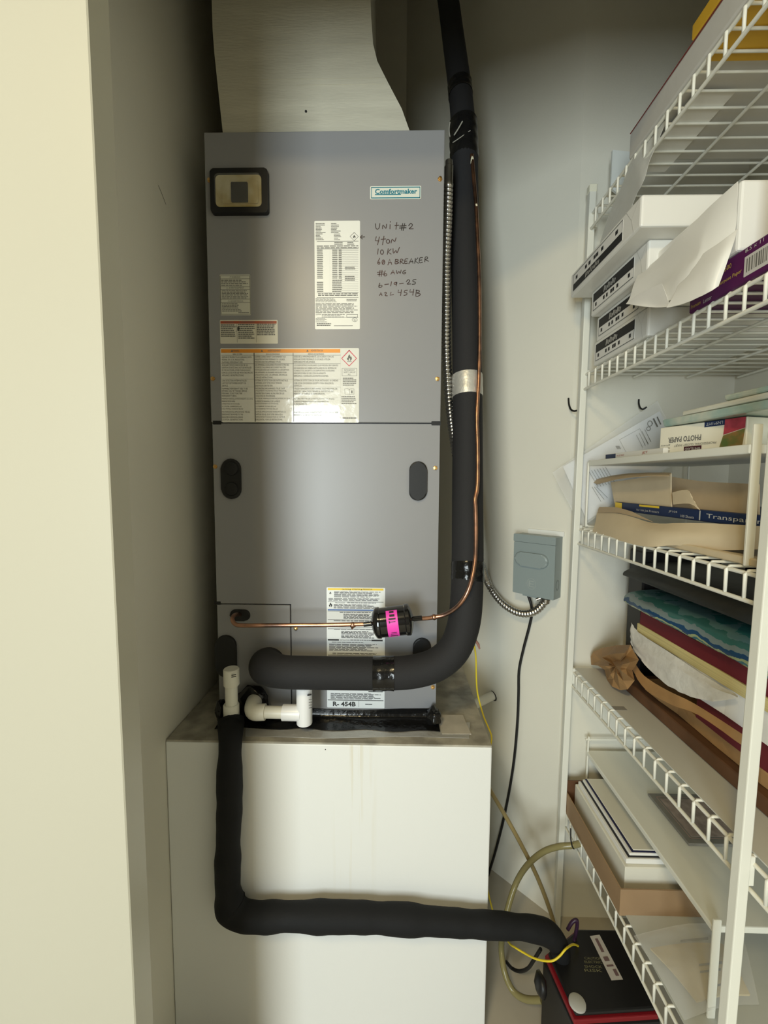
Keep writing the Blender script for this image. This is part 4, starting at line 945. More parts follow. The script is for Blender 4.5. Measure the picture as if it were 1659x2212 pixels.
# ------------------------------------------------------------------ top shelf: wrapped pack and yellow sheet
z0 = DECK[0]+RW+.0005
def zplane_box(name, x0, x1, y0, y1, zb, h, m, label, cat, parent=None, bev=.002, group=None):
    o = box(name, x0, x1, y0, y1, zb, zb+h, m, parent, bev)
    if parent is None: tag(o, label, cat, group)
    return o
zplane_box('yellow_board', SX+.012, .84, .33, .748, z0, .006, YELLOWPK, 'mustard yellow board lying flat on the top wire shelf', 'board')
wp = thing('wrapped_pack', 'flat pack in milky plastic wrap on the yellow board of the top shelf', 'pack', (.65, .62, z0+.0065))
box('pack_body', SX+.006, .86, .34, .97, z0+.0065, z0+.062, mat('pack_grey', (.60, .58, .53), .4, bump=.5, bscale=20), wp, bev=.006, seg=2)
box('red_edge', SX+.0048, SX+.0065, .34, .965, z0+.0588, z0+.0600, mat('dark_red_line', (.20, .03, .03), .5), wp)
box('yellow_cover', SX+.004, .86, .34, .78, z0+.0625, z0+.088, YELLOWPK, wp, bev=.002)
# plastic film hanging over the far part of the lip
g = gx0([((1425, 235, .512), (1436, 252, .508), (1440, 262, .507)), ((1385, 310, .508), (1400, 328, .503), (1406, 340, .498)),
     ((1362, 352, .498), (1380, 372, .486), (1392, 385, .483)), ((1343, 402, .492), (1360, 418, .484), (1372, 428, .482)), ((1318, 458, .489), (1338, 470, .482), (1354, 478, .481)), ((1298, 520, .488), (1316, 530, .481), (1334, 536, .480)), ((1288, 562, .487), (1302, 560, .481), (1318, 556, .480))])
tag(sheet('plastic_film', g, FILM, .0008, None, sub=4, jit=.0006), 'milky plastic film hanging down over the top shelf edge', 'plastic film')
g = [[atY(x, y, 1.12) for x, y in r] for r in (((1322, 326), (1345, 328), (1366, 330)), ((1320, 370), (1340, 372), (1362, 376)), ((1318, 408), (1334, 420), (1352, 436)))]
tag(sheet('foam_board', [[p+Vector((0, 0, 0)) for p in r] for r in g], mat('pale_panel', (.70, .73, .70), .4), .006, None, sub=2, smooth=False), 'pale blue white foam board standing at the far end of the top shelf', 'board')
bx_ = plate('print_patch', Plane((0, 0, z0-.0012), (0, -1, 0), (1, 0, 0)), (-.99, .53, -.80, .60), .002, 0, .0008, WRAPW, wp, px=False)

# ------------------------------------------------------------------ second shelf: reams, open pack, purple box
z1 = DECK[1]+RW+.0005
def ream(xf, ya, yb, zb, h, label, flip, seed, depth=.279):
    o = thing('paper_ream', label, 'paper ream', (xf+depth/2, (ya+yb)/2, zb), 'white paper reams stacked at the far end of the second shelf')
    box('ream_wrap', xf, xf+depth, ya, yb, zb, zb+h-.0008, WRAPW, o, bev=.004, seg=2)
    pl = Plane((xf-.0003, yb, zb), (0, -1, 0), (0, 0, 1)); L = yb-ya
    a0, a1 = L*.06, L*.80
    lb = plate('ream_label', pl, (a0, h*.16, a1, h*.84), .001, 0, .0005, mat('ream_label_white', (.80, .79, .75), .4), o, px=False)
    b0, b1 = (h*.16, h*.44) if not flip else (h*.50, h*.84)
    print_('label_band', pl, INK, lb, lambda bm: quadp(bm, pl, a0, b0, a1, b1, .0008))
    def fr(bm):
        t = .0012
        for r in ((a0, h*.16, a1, h*.16+t), (a0, h*.84-t, a1, h*.84), (a0, h*.16, a0+t, h*.84), (a1-t, h*.16, a1, h*.84)): quadp(bm, pl, *r, .0009)
        y0, y1 = (h*.56, h*.70) if not flip else (h*.28, h*.42)
        for f in (.06, .28, .36, .47, .52, .62, .88): quadp(bm, pl, a0+(a1-a0)*f, y0, a0+(a1-a0)*(f+.045), y1, .0009)
    print_('label_frame', pl, INK, lb, fr)
    def wd(bm):
        for k in range(9): stroke(bm, pl, [(a0+(a1-a0)*(.30+k*.034), b0+(b1-b0)*(.22+.1*(k % 2))), (a0+(a1-a0)*(.315+k*.034), b0+(b1-b0)*(.78-.12*(k % 3)))], .0030, .0011)
    print_('band_wording', pl, mat('grey_white_ink', (.55, .54, .50), .5), lb, wd)
    def fold(bm):
        for s in ((L*.82, 0), ):
            stroke(bm, pl, [(L*.83, h*.98), (L*.90, h*.5), (L*.985, h*.98)], .0009, .0004); stroke(bm, pl, [(L*.90, h*.5), (L*.93, h*.02)], .0009, .0004)
    print_('wrap_fold_shade', pl, mat('fold_shade', (.60, .59, .55), .5), o, fold)  # fold lines drawn as darker strokes, crease shade painted in
    return o
ream(.4985, .8515, 1.074, z1, .0575, 'white paper ream at the bottom of the stack, resting on the wire shelf', True, 1)
ream(.5005, .8455, 1.068, z1+.0575, .0575, 'white paper ream lying second from the bottom of the stack', True, 2)
ream(.482, .834, 1.0626, z1+.115, .0575, 'white paper ream lying second from the top, its label half covered', True, 3)
ream(.443, .795, 1.092, z1+.1725, .0560, 'topmost white paper ream, sticking out over the shelf edge', False, 4)
# purple box
zb_ = z1
pb = thing('purple_box', 'purple paper box with yellow lettering and barcode on the second shelf', 'box', (.62, .55, zb_))
box('box_body', .505, .72, .40, .747, zb_, zb_+.050, PURPLE, pb, bev=.002)
PL = Plane((.5048, .747, zb_), (0, -1, 0), (0, 0, 1))
for s_, r_ in (('Premium', (.006, .006, .028, .012)), ('Multipurpose Paper', (.050, .016, .108, .023)), ('500', (.075, .034, .088, .041))):
    print_('yellow_lettering', PL, mat('yellow_letter', (.60, .42, .08), .5), pb, lambda bm: add_text(bm, PL, s_, *r_, .0003))
print_('white_lettering', PL, MATS['grey_white_ink'], pb, lambda bm: (add_text(bm, PL, 'Letter', .034, .004, .052, .010, .0003), add_text(bm, PL, '8.5 x 11', .112, .042, .142, .047, .0003), add_text(bm, PL, '20 lb', .052, .028, .066, .034, .0003)))
bl = plate('barcode_label', PL, (.112, .008, .158, .036), .001, 0, .0004, mat('barcode_white', (.60, .58, .55), .4), pb, px=False)
def bc(bm):
    rg = random.Random(5); x = .116
    while x < .153:
        w_ = rg.uniform(.0008, .0026); quadp(bm, PL, x, .013, x+w_, .032, .0007); x += w_+rg.uniform(.0010, .0024)
print_('barcode', PL, GREYINK, bl, bc)
# open pack in torn wrapper
op = thing('torn_paper_pack', 'white paper pack with its wrapper torn open, lying on the purple box', 'paper pack', (.62, .70, zb_+.051))
zt_ = zb_+.051
box('pack_body', .501, .72, .645, .842, zt_, zt_+.099, WRAPW, op, bev=.004, seg=2)
def gx(rows): return [[atX(x, y, X) for x, y, X in r] for r in rows]
sheet('wrapper_flap', gx([((1381, 590, .486), (1420, 560, .486), (1480, 500, .487), (1540, 440, .489), (1594, 392, .494)),
                          ((1370, 612, .470), (1430, 585, .474), (1500, 545, .470), (1530, 505, .478), (1592, 450, .492)),
                          ((1362, 640, .460), (1420, 615, .466), (1475, 590, .458), (1530, 550, .470), (1588, 500, .489)),
                          ((1353, 657, .452), (1395, 658, .453), (1450, 648, .450), (1515, 614, .460), (1565, 580, .478))]), WRAPW, .0007, op, sub=4, jit=.0003)
sheet('wrapper_tongue', gx([((1470, 590, .470), (1510, 555, .468), (1560, 520, .472), (1594, 494, .482)),
                            ((1462, 625, .450), (1500, 600, .452), (1550, 565, .458), (1580, 540, .470)),
                            ((1440, 665, .438), (1480, 655, .442), (1530, 632, .448), (1552, 618, .458))]), WRAPW, .0007, op, sub=4, jit=.0003)
sheet('wrapper_flap', gx([((1352, 656, .455), (1385, 632, .456), (1430, 612, .455)), ((1375, 660, .448), (1410, 660, .450), (1445, 655, .446)), ((1390, 662, .446), (1420, 664, .447), (1440, 663, .443))]), PAPERW, .0006, op, sub=3)

# ------------------------------------------------------------------ middle shelf: rack with photo paper, manila envelopes
z2 = DECK[2]+RW+.0005
RKX0, RKX1, RKY0, RKY1, RKZ = .513, .78, .614, 1.108, 1.3470
rk = thing('helper_rack', 'white metal helper rack standing on the middle shelf under the photo paper box', 'rack', ((RKX0+RKX1)/2, (RKY0+RKY1)/2, z2))
box('rack_top', RKX0, RKX1, RKY0, RKY1, RKZ, RKZ+.014, POLEW, rk, bev=.002, seg=2)
for x in (RKX0+.001, RKX1-.014):
    bm = bmesh.new(); b0 = Vector((x, RKY0-.004, z2)); t0 = Vector((x, RKY0-.004, RKZ+.042))
    c = [b0, b0+X1*.013, b0+X1*.013+Y1*.004, b0+Y1*.004]; t = [t0, t0+X1*.013, t0+X1*.013+Y1*.004, t0+Y1*.004]
    add_hexa(bm, c+t, .0008); build('rack_leg', bm, POLEW, rk)
tube('wire_leg', [(RKX0+.003, RKY1-.01, RKZ+.012), (RKX0+.003, RKY1+.004, RKZ+.010), (RKX0+.003, RKY1+.006, RKZ-.01), (RKX0+.003, RKY1+.006, z2+.016), (RKX0+.006, RKY1+.006, z2+.006), (RKX0+.016, RKY1+.006, z2+.003), (RKX0+.06, RKY1+.006, z2+.003), (RKX1-.02, RKY1+.006, z2+.003), (RKX1-.004, RKY1+.006, z2+.012), (RKX1-.003, RKY1+.006, RKZ+.005)], .0028, WIREW, rk, seg=8, smooth=3)
# photo paper box
zr = RKZ+.0145
pa, pb_ = Vector((.540, .862, zr)), Vector((.584, .707, zr)); uu = (pb_-pa); LP = uu.length; uu.normalize(); vv = Vector((-uu.y, uu.x, 0))
ph = thing('photo_paper_box', 'cream photo paper box lying upside down on the white rack', 'box', pa+uu*LP/2)
obox('box_body', pa, uu, vv, LP, .104, .053, CREAM, ph, bev=.0012)
PP = Plane(pa-vv*.0003, uu, (0, 0, 1)); H_ = .053
if PP.n.dot(EYE-pa) < 0: PP.n = -PP.n
def fr_(r): return (r[0]*LP, r[1]*H_, r[2]*LP, r[3]*H_)
def pbt(bm):
    add_text(bm, PP, '*PHOTO PAPER', *fr_((.12, .40, .53, .60)), .0004, flip=True); add_text(bm, PP, 'PROFESSIONAL GLOSSY INKJET', *fr_((.20, .24, .70, .34)), .0004, flip=True)
    for k, s in enumerate(('100 sheets', '4in x 6in', 'glossy')): add_text(bm, PP, s, *fr_((.02, .06+k*.11, .15, .14+k*.11)), .0004, flip=True)
print_('box_lettering', PP, GREYINK, ph, pbt)
print_('navy_tab', PP, NAVY, ph, lambda bm: quadp(bm, PP, LP*.56, H_*.82, LP*.78, H_*.995, .0004))
print_('tab_lettering', PP, MATS['grey_white_ink'], ph, lambda bm: add_text(bm, PP, 'LN9*1MT', *fr_((.58, .86, .76, .96)), .0007, flip=True))
print_('red_patch', PP, mat('rose_print', (.50, .06, .09), .45, var=.3, vscale=90), ph, lambda bm: bm.faces.new([bm.verts.new(PP.p(LP*a, H_*b, .0004)) for a, b in ((.77, .50), (.985, .66), (.985, .995), (.78, .995))]))
print_('photo_patch', PP, GREEN, ph, lambda bm: bm.faces.new([bm.verts.new(PP.p(LP*a, H_*b, .0004)) for a, b in ((.73, .03), (.965, .03), (.985, .64), (.77, .48))]))
print_('maroon_tab', PP, mat('maroon', (.06, .012, .018), .4), ph, lambda bm: quadp(bm, PP, LP*.33, H_*.05, LP*.54, H_*.22, .0004))
print_('maroon_lettering', PP, MATS['grey_white_ink'], ph, lambda bm: add_text(bm, PP, 'WHITELAND', *fr_((.345, .08, .53, .17)), .0007, flip=True))
PE = Plane(pa+uu*(LP+.0003), vv, (0, 0, 1))
if PE.n.dot(uu) < 0: PE.n = -PE.n
print_('end_lettering', PE, GREYINK, ph, lambda bm: [add_text(bm, PE, s, .012, .012+k*.010, .030, .018+k*.010, .0004) for k, s in enumerate(('SEE', 'R-1', '4x6'))])
# plastic packs piled on the photo box
zq = zr+.0545
def flatpack(name, pts, zb, h, m, label, cat, seed, group=None):
    bm = bmesh.new(); rg = random.Random(seed); n = len(pts)
    lo = [bm.verts.new((x, y, zb)) for x, y in pts]; hi = [bm.verts.new((x+rg.uniform(-.004, .004), y+rg.uniform(-.004, .004), zb+h*rg.uniform(.75, 1.0))) for x, y in pts]
    bm.faces.new(hi); bm.faces.new(list(reversed(lo)))
    for i in range(n): bm.faces.new((lo[i], lo[(i+1) % n], hi[(i+1) % n], hi[i]))
    bmesh.ops.recalc_face_normals(bm, faces=bm.faces[:])
    bmesh.ops.bevel(bm, geom=bm.edges[:], offset=min(.003, h*.3), segments=2, profile=.5, affect='EDGES')
    return tag(build(name, bm, m), label, cat, group)
GP = mat('pale_green_plastic', (.58, .60, .50), .22, var=.35, vscale=18, col2=(.28, .42, .38), bump=.6, bscale=25)
flatpack('plastic_pack', [(.545, .86), (.565, .60), (.75, .58), (.74, .88)], zq, .016, GP, 'pale green plastic wrapped pack lying directly on the photo paper box', 'pack', 1)
flatpack('plastic_pack', [(.552, .82), (.575, .58), (.76, .57), (.75, .85)], zq+.0165, .012, mat('pale_plastic', (.66, .65, .55), .25, bump=.6, bscale=25), 'cream plastic wrapped pack on top of the pale green one', 'pack', 2)
flatpack('plastic_pack', [(.570, .74), (.580, .56), (.77, .55), (.75, .78)], zq+.029, .012, GP, 'topmost plastic wrapped pack above the photo paper box', 'pack', 3)
bs = atY(1500, 874, .93); box_ = obox('brown_carton', Vector((bs.x-.012, .93, zr)), X1, Y1, .04, .06, .085, BROWNB, None, .002); tag(box_, 'small dark brown carton standing behind the photo paper box', 'carton')
# slim white and blue carton
a, b = Vector((.530, 1.060, zr)), Vector((.536, .842, zr)); u_ = (b-a).normalized(); v_ = Vector((-u_.y, u_.x, 0))
sc_ = thing('slim_carton', 'slim white carton with a blue end lying on the rack beside the photo box', 'carton', a+u_*.1)
obox('carton_body', a, u_, v_, .218, .03, .0125, mat('carton_white', (.78, .77, .72), .4), sc_, bev=.0015)
SPn = Plane(a-v_*.0003, u_, (0, 0, 1))
if SPn.n.dot(EYE-a) < 0: SPn.n = -SPn.n
print_('blue_end', SPn, NAVY, sc_, lambda bm: quadp(bm, SPn, .006, .001, .05, .0115, .0004))
print_('carton_lettering', SPn, REDP, sc_, lambda bm: (add_text(bm, SPn, 'INK JET PRINT', .055, .003, .085, .008, .0004), add_text(bm, SPn, 'JET', .15, .003, .17, .009, .0004)))
# manila stack
ms = thing('manila_envelope_stack', 'torn manila envelopes lying on the middle shelf under the white rack', 'envelopes', (.60, .85, z2))
box('lower_envelope', .520, .77, .46, 1.00, z2, z2+.012, MANILA, ms, bev=.002)
sheet('upper_envelope', gx([((1290, 1108, .535), (1340, 1110, .530), (1410, 1130, .530), (1470, 1130, .535), (1560, 1132, .545), (1659, 1138, .545)),
                           ((1286, 1130, .512), (1340, 1140, .508), (1410, 1150, .508), (1490, 1155, .522), (1570, 1160, .536), (1659, 1165, .536)),
                           ((1281, 1148, .506), (1330, 1165, .502), (1395, 1181, .500), (1460, 1178, .518), (1550, 1188, .534), (1659, 1186, .534))]), MANILA, .0012, ms, sub=4, jit=.0004)
sheet('torn_edge', gx([((1295, 1095, .545), (1330, 1096, .540), (1365, 1105, .535)), ((1290, 1108, .533), (1335, 1108, .528), (1412, 1128, .527))]), MANILAD, .001, ms, sub=4, jit=.0008)
nb = thing('transparency_film_box', 'dark blue transparency film box lying on the torn manila envelopes', 'box', (.62, .80, z2+.05))
box('box_body', .552, .76, .50, 1.04, z2+.052, z2+.0725, NAVY, nb, bev=.0012)
NP = Plane((.5517, 1.04, z2+.052), (0, -1, 0), (0, 0, 1))
print_('white_lettering', NP, MATS['grey_white_ink'], nb, lambda bm: (add_text(bm, NP, 'Transparency Film for', .30, .005, .52, .0150, .0004), add_text(bm, NP, 'JP104', .20, .009, .225, .014, .0004), add_text(bm, NP, '100 Sheets', .235, .003, .27, .008, .0004), add_text(bm, NP, 'for Ink Jet Printers', .09, .004, .17, .010, .0004), quadp(bm, NP, .283, .002, .286, .019, .0004)))
print_('yellow_corner', NP, YELLOWP, nb, lambda bm: (quadp(bm, NP, 0.0, .001, .03, .0195, .0004), quadp(bm, NP, .10, .0155, .17, .0198, .0004)))
mc = thing('torn_carton', 'torn open tan carton standing behind the blue film box', 'carton', (.62, .9, z2+.074))
zc0 = z2+.074
sheet('carton_wall', gx([((1320, 1042, .56), (1360, 1036, .56), (1400, 1030, .56), (1450, 1022, .56)), ((1325, 1070, .56), (1370, 1068, .56), (1410, 1068, .56), (1450, 1070, .56)), ((1330, 1098, .56), (1375, 1098, .56), (1420, 1100, .56), (1452, 1103, .56))]), MANILA, .002, mc, sub=3)
sheet('carton_flap', gx([((1275, 1040, .555), (1320, 1028, .550), (1380, 1022, .548), (1450, 1022, .548)), ((1290, 1046, .535), (1330, 1036, .530), (1385, 1029, .528), (1445, 1028, .535))]), MANILAD, .0018, mc, sub=4, jit=.0005)
sheet('carton_inside', gx([((1350, 1042, .58), (1362, 1042, .58), (1376, 1040, .58)), ((1362, 1070, .575), (1372, 1070, .575), (1378, 1068, .575)), ((1376, 1096, .57), (1380, 1096, .57), (1384, 1095, .57))]), SHADEIN, .002, mc, sub=2)  # dark sheet painting the shade within the carton opening
sheet('carton_panel', gx([((1452, 1030, .575), (1520, 1040, .575), (1640, 1046, .575)), ((1452, 1070, .57), (1520, 1076, .57), (1640, 1085, .57)), ((1455, 1104, .565), (1510, 1108, .565), (1640, 1112, .565))]), MANILAD, .002, mc, sub=3)
sheet('loose_sheet', gx([((1452, 1064, .553), (1485, 1058, .548), (1496, 1078, .548)), ((1455, 1090, .553), (1490, 1088, .548), (1512, 1102, .548))]), MANILA, .001, mc, sub=3, jit=.0006)
tag(box('red_box', .60, .78, .46, .540, RKZ-.065, RKZ-.005, RED, None, .002), 'small red box standing beyond the front pole on the middle shelf', 'box') if False else None

# ------------------------------------------------------------------ fourth shelf: liner, brown box and a pile of packets
z3 = DECK[3]+RW+.0005
ln_ = thing('shelf_liner', 'pale plastic liner sheet covering the shelf beneath the middle one', 'shelf liner', (.7, .75, z3))
box('liner_sheet', SX+.010, RWX-.02, .32, 1.135, z3, z3+.002, LINER, ln_)
a0 = atZ(1338, 1530, z3+.002); box('liner_slot', a0.x-.014, a0.x+.014, a0.y-.008, a0.y+.008, z3+.002, z3+.0024, mat('slot_grey', (.30, .29, .26), .6), ln_)
zA = z3+.0028
bt_ = thing('brown_box', 'flat dark brown box lying under the pile on the lined shelf', 'box', (.70, .85, zA))
box('box_tray', .583, .82, .44, 1.036, zA, zA+.028, BROWNB, bt_, bev=.002)
box('box_panel', .606, .80, .46, .96, zA+.028, zA+.0285, mat('panel_grey', (.42, .38, .29), .4), bt_)
pk = 'packets piled on the lined shelf'
def layer(name, x, ya, yb, zb, h, m, label, cat, seed, over=0.0):
    """a soft packet: ragged left edge facing the room"""
    rg = random.Random(seed); bm = bmesh.new(); n = 9; top, bot = [], []
    L = [(x+rg.uniform(-over, over), ya+(yb-ya)*k/n) for k in range(n+1)]
    pts = L+[(x+.21, yb), (x+.21, ya)]
    lo = [bm.verts.new((p[0], p[1], zb)) for p in pts]; hi = [bm.verts.new((p[0]+rg.uniform(0, over), p[1], zb+h)) for p in pts]
    bm.faces.new(hi); bm.faces.new(list(reversed(lo))); N = len(pts)
    for i in range(N): bm.faces.new((lo[i], lo[(i+1) % N], hi[(i+1) % N], hi[i]))
    bmesh.ops.recalc_face_normals(bm, faces=bm.faces[:])
    return tag(build(name, bm, m), label, cat, pk)
zz = .8180
layer('kraft_sheet', .602, .50, .96, zz, .026, KRAFT, 'brown kraft paper packet lying on the flat brown box', 'paper packet', 1, .004)
layer('wine_folder', .600, .46, .80, .8445, .050, WINE, 'wine red folder showing beneath the torn white packet', 'folder', 2, .001)
wpk = layer('white_packet', .590, .50, 1.00, .8950, .0525, PAPERW, 'thick white paper packet with a torn ragged wrapper in the pile', 'paper packet', 3, .004)
yp = layer('yellow_pads', .588, .45, .985, .9480, .0215, PADY, 'stack of pale yellow pads above the torn white packet', 'paper pad', 4, .0008)
layer('wine_pad', .590, .45, .980, .9700, .030, WINE, 'deep wine red pad lying on the pale yellow pads', 'paper pad', 5, .001); zz = 1.0005
def tealmesh():
    g = []
    for i, yy in enumerate((.42, .55, .70, .82, .93, 1.02)):
        s = (i/5); zb = zz+.004*s; h = .066-.028*s
        g.append([Vector((.80, yy, zb+h*.9)), Vector((.66, yy, zb+h)), Vector((.590, yy, zb+h*.80)), Vector((.570-.006*math.sin(i*2), yy, zb+h*.42)), Vector((.588, yy, zb+.002)), Vector((.70, yy, zb)), Vector((.80, yy, zb))])
    return tag(sheet('teal_bag', g, TEALBAG, .0015, None, sub=4, jit=.0006), 'teal green printed plastic bag bulging over the wine red pad', 'bag', pk)
tealmesh()
g = []
for i, yy in enumerate((.45, .58, .72, .85, .97, 1.04)):
    g.append([Vector((.80, yy, zz+.104)), Vector((.66, yy, zz+.106)), Vector((.600, yy, zz+.099-.002*i)), Vector((.582, yy, zz+.086-.001*i)), Vector((.590, yy, zz+.0755-.001*i)), Vector((.70, yy, zz+.071))])
tag(sheet('grey_bag', g, GREYBAG, .0015, None, sub=3, jit=.0005), 'dark grey bag lying on top of the teal bag under the middle shelf', 'bag', pk)
# ragged white wrapper of the packet
sheet('torn_wrapper', gx([((1363, 1345, .586), (1380, 1366, .583), (1440, 1405, .583), (1520, 1458, .583), (1590, 1502, .583)), ((1362, 1375, .578), (1378, 1395, .574), (1440, 1435, .573), (1515, 1480, .574), (1590, 1508, .576)),
                          ((1368, 1402, .576), (1388, 1428, .572), (1425, 1468, .572), (1480, 1500, .574), (1540, 1516, .575))]), mat('rumpled_paper', (.70, .68, .62), .6, bump=1.0, bscale=40), .0008, wpk, sub=5, jit=.0022)
# crumpled kraft bag
kb = thing('kraft_bag', 'crumpled brown paper bag end poking out of the pile over the liner', 'paper bag', atX(1325, 1480, .56))
def crumple():
    bm = bmesh.new(); pts = [(1276, 1418), (1282, 1408), (1300, 1400), (1330, 1394), (1362, 1393), (1366, 1402), (1380, 1425), (1372, 1440), (1366, 1448), (1371, 1470), (1356, 1489), (1340, 1491), (1322, 1483), (1311, 1468), (1306, 1447), (1292, 1438), (1277, 1436)]
    rg = random.Random(11); C = [(1330, 1440), (1318, 1425), (1345, 1455), (1345, 1420)]
    outer = [bm.verts.new(atX(x, y, .560+rg.uniform(-.010, .010))) for x, y in pts]
    inner = [bm.verts.new(atX(1330+(x-1330)*.62, 1440+(y-1440)*.62, .538+rg.uniform(-.016, .016))) for x, y in pts]
    inner2 = [bm.verts.new(atX(1330+(x-1330)*.28, 1440+(y-1440)*.28, .532+rg.uniform(-.014, .014))) for x, y in pts]
    cen = bm.verts.new(atX(1330, 1440, .530)); back = [bm.verts.new(atX(1335+(x-1335)*.6, 1440+(y-1440)*.6, .60)) for x, y in pts]
    n = len(pts)
    for i in range(n):
        j = (i+1) % n
        bm.faces.new((outer[i], outer[j], inner[j], inner[i])); bm.faces.new((inner[i], inner[j], inner2[j], inner2[i])); bm.faces.new((inner2[i], inner2[j], cen))
        bm.faces.new((outer[j], outer[i], back[i], back[j]))
    bm.faces.new(list(reversed(back)))
    bmesh.ops.triangulate(bm, faces=bm.faces[:]); bmesh.ops.recalc_face_normals(bm, faces=bm.faces[:])
    return build('bag_end', bm, KRAFT, kb)
crumple()
sheet('bag_body', gx([((1366, 1425, .575), (1392, 1460, .570), (1440, 1490, .570), (1500, 1520, .572), (1610, 1590, .575)), ((1368, 1450, .570), (1395, 1490, .565), (1450, 1522, .566), (1510, 1545, .568), (1610, 1615, .572))]), KRAFT, .0012, kb, sub=4, jit=.001)
tag(box('black_case', .60, .80, .34, .44, zA, zA+.20, BLACK, None, .004), 'black case standing on the lined shelf beyond the front pole', 'case')
tag(box('black_portfolio', .875, .905, .45, 1.04, zA, 1.135, BLACK, None, .004), 'tall flat black portfolio standing against the right wall behind the pile', 'portfolio')
tag(box('black_binder', .642, .84, 1.062, 1.128, zA, 1.128, BLACK, None, .004), 'black binder standing at the far end of the lined shelf behind the pile', 'binder')

# ------------------------------------------------------------------ lowest shelf
z4 = DECK[4]+RW+.0005
ct = thing('cardboard_tray', 'open brown cardboard tray on the lowest wire shelf', 'tray', (.60, 1.01, z4))
TX0, TX1, TY0, TY1, TH = .499, .750, .847, 1.138, .061
box('tray_floor', TX0, TX1, TY0, TY1, z4, z4+.003, CARD, ct)
box('tray_side', TX0, TX0+.003, TY0, TY1, z4+.003, z4+TH, CARD, ct); box('tray_side', TX1-.003, TX1, TY0, TY1, z4+.003, z4+TH, CARD, ct)
box('tray_side', TX0+.003, TX1-.003, TY0, TY0+.003, z4+.003, z4+TH, CARD, ct); box('tray_side', TX0+.003, TX1-.003, TY1-.003, TY1, z4+.003, z4+TH+.03, BROWNB, ct)
wb = thing('white_lidded_box', 'white stationery box sitting in the brown cardboard tray', 'box', (.61, 1.02, z4+.004))
box('box_body', .522, .740, .872, 1.128, z4+.004, z4+.088, mat('matte_white_card', (.74, .72, .62), .5, bump=.15, bscale=60), wb, bev=.002)
pw = thing('paper_sheaf', 'sheaf of papers with a dark blue edged folder on the white stationery box', 'papers', (.61, 1.02, z4+.0885))
zq4 = z4+.0885
box('page_stack', .528, .735, .880, 1.122, zq4, zq4+.012, PAPERW, pw, bev=.001)
box('black_folder', .534, .735, .884, 1.120, zq4+.0122, zq4+.0138, INK, pw)
box('page_stack', .538, .735, .886, 1.118, zq4+.014, zq4+.0205, PAPERW, pw, bev=.001)
box('blue_folder', .544, .735, .888, 1.116, zq4+.0207, zq4+.0227, mat('deep_blue', (.01, .012, .06), .4), pw)
box('white_cover', .548, .735, .890, 1.114, zq4+.0229, zq4+.0255, mat('cover_white', (.74, .72, .62), .5), pw, bev=.0008)
LKX0, LKX1, LKY0, LKY1, LKZ = .560, .86, .677, 1.150, .5265
lk = thing('helper_rack', 'white helper rack with a broad flat top standing on the lowest shelf', 'rack', ((LKX0+LKX1)/2, (LKY0+LKY1)/2, z4))
box('rack_top', LKX0, LKX1, LKY0, LKY1, LKZ, LKZ+.012, POLEW, lk, bev=.002, seg=2)
for x in (LKX0-.002, LKX1-.012):
    box('rack_leg', x, x+.014, LKY0-.004, LKY0, z4+.0018, LKZ+.028, POLEW, lk, bev=.001)
tube('wire_leg', [(LKX0+.003, LKY1-.004, z4+.003), (LKX0+.003, LKY1-.004, LKZ+.040), (LKX0+.008, LKY1-.004, LKZ+.046), (LKX0+.016, LKY1-.004, LKZ+.048), (LKX1-.016, LKY1-.004, LKZ+.048), (LKX1-.004, LKY1-.004, LKZ+.040), (LKX1-.003, LKY1-.004, z4+.003)], .0028, WIREW, lk, seg=8, smooth=3)
zl = LKZ+.0125
pq = [atZ(x, y, zl+.006) for x, y in ((1399, 1713), (1489, 1822), (1620, 1822), (1530, 1713))]
pqz = thing('certificate_plaque', 'grey bordered certificate plaque lying flat on the lower white rack', 'plaque', (pq[0]+pq[2])/2)
x0, x1 = pq[0].x, min(pq[0].x+.20, LKX1-.01); y0, y1 = pq[1].y, pq[0].y
box('plaque_board', x0, x1, y0, y1, zl, zl+.006, MOUNTG, pqz, bev=.001)
box('plaque_print', x0+.018, x1-.018, y0+.018, y1-.018, zl+.006, zl+.0066, PINKISH, pqz)
bm = bmesh.new(); ZP = Plane((0, 0, zl+.0068), (1, 0, 0), (0, 1, 0))
xa, xb, ya, yb = x0+.012, x1-.012, y0+.012, y1-.012
for r in ((xa, ya, xb, ya+.0015), (xa, yb-.0015, xb, yb), (xa, ya, xa+.0015, yb), (xb-.0015, ya, xb, yb)): quadp(bm, ZP, *r, 0)
build('plaque_line', bm, mat('rosy_line', (.45, .30, .26), .5), pqz)
# clear bag with a beige envelope
eb = thing('envelope_bag', 'clear bag holding a beige envelope at the near end of the lowest shelf', 'bag', (.62, .74, z4))
e0, e1, e2, e3 = [atZ(x, y, z4+.010) for x, y in ((1405, 2050), (1505, 2165), (1620, 2150), (1560, 2040))]
g = [[e0, e0.lerp(e3, .5)+Z1*.006, e3], [e0.lerp(e1, .5)+Z1*.004, (e0+e1+e2+e3)/4+Z1*.014, e3.lerp(e2, .5)+Z1*.004], [e1, e1.lerp(e2, .5)+Z1*.006, e2]]
sheet('beige_envelope', g, mat('beige_paper', (.62, .50, .27), .55, var=.25, vscale=14), .004, eb, sub=4)
def envprint(bm):
    for k, (x, y, w_) in enumerate(((1510, 2082, 50), (1512, 2097, 45), (1470, 2030, 60), (1550, 2126, 22))):
        p = [atZ(x, y, z4+.030), atZ(x+w_, y-6, z4+.030), atZ(x+w_, y, z4+.030), atZ(x, y+5, z4+.030)]; bm.faces.new([bm.verts.new(q) for q in p])
print_('envelope_print', None, GREYINK, eb, envprint)
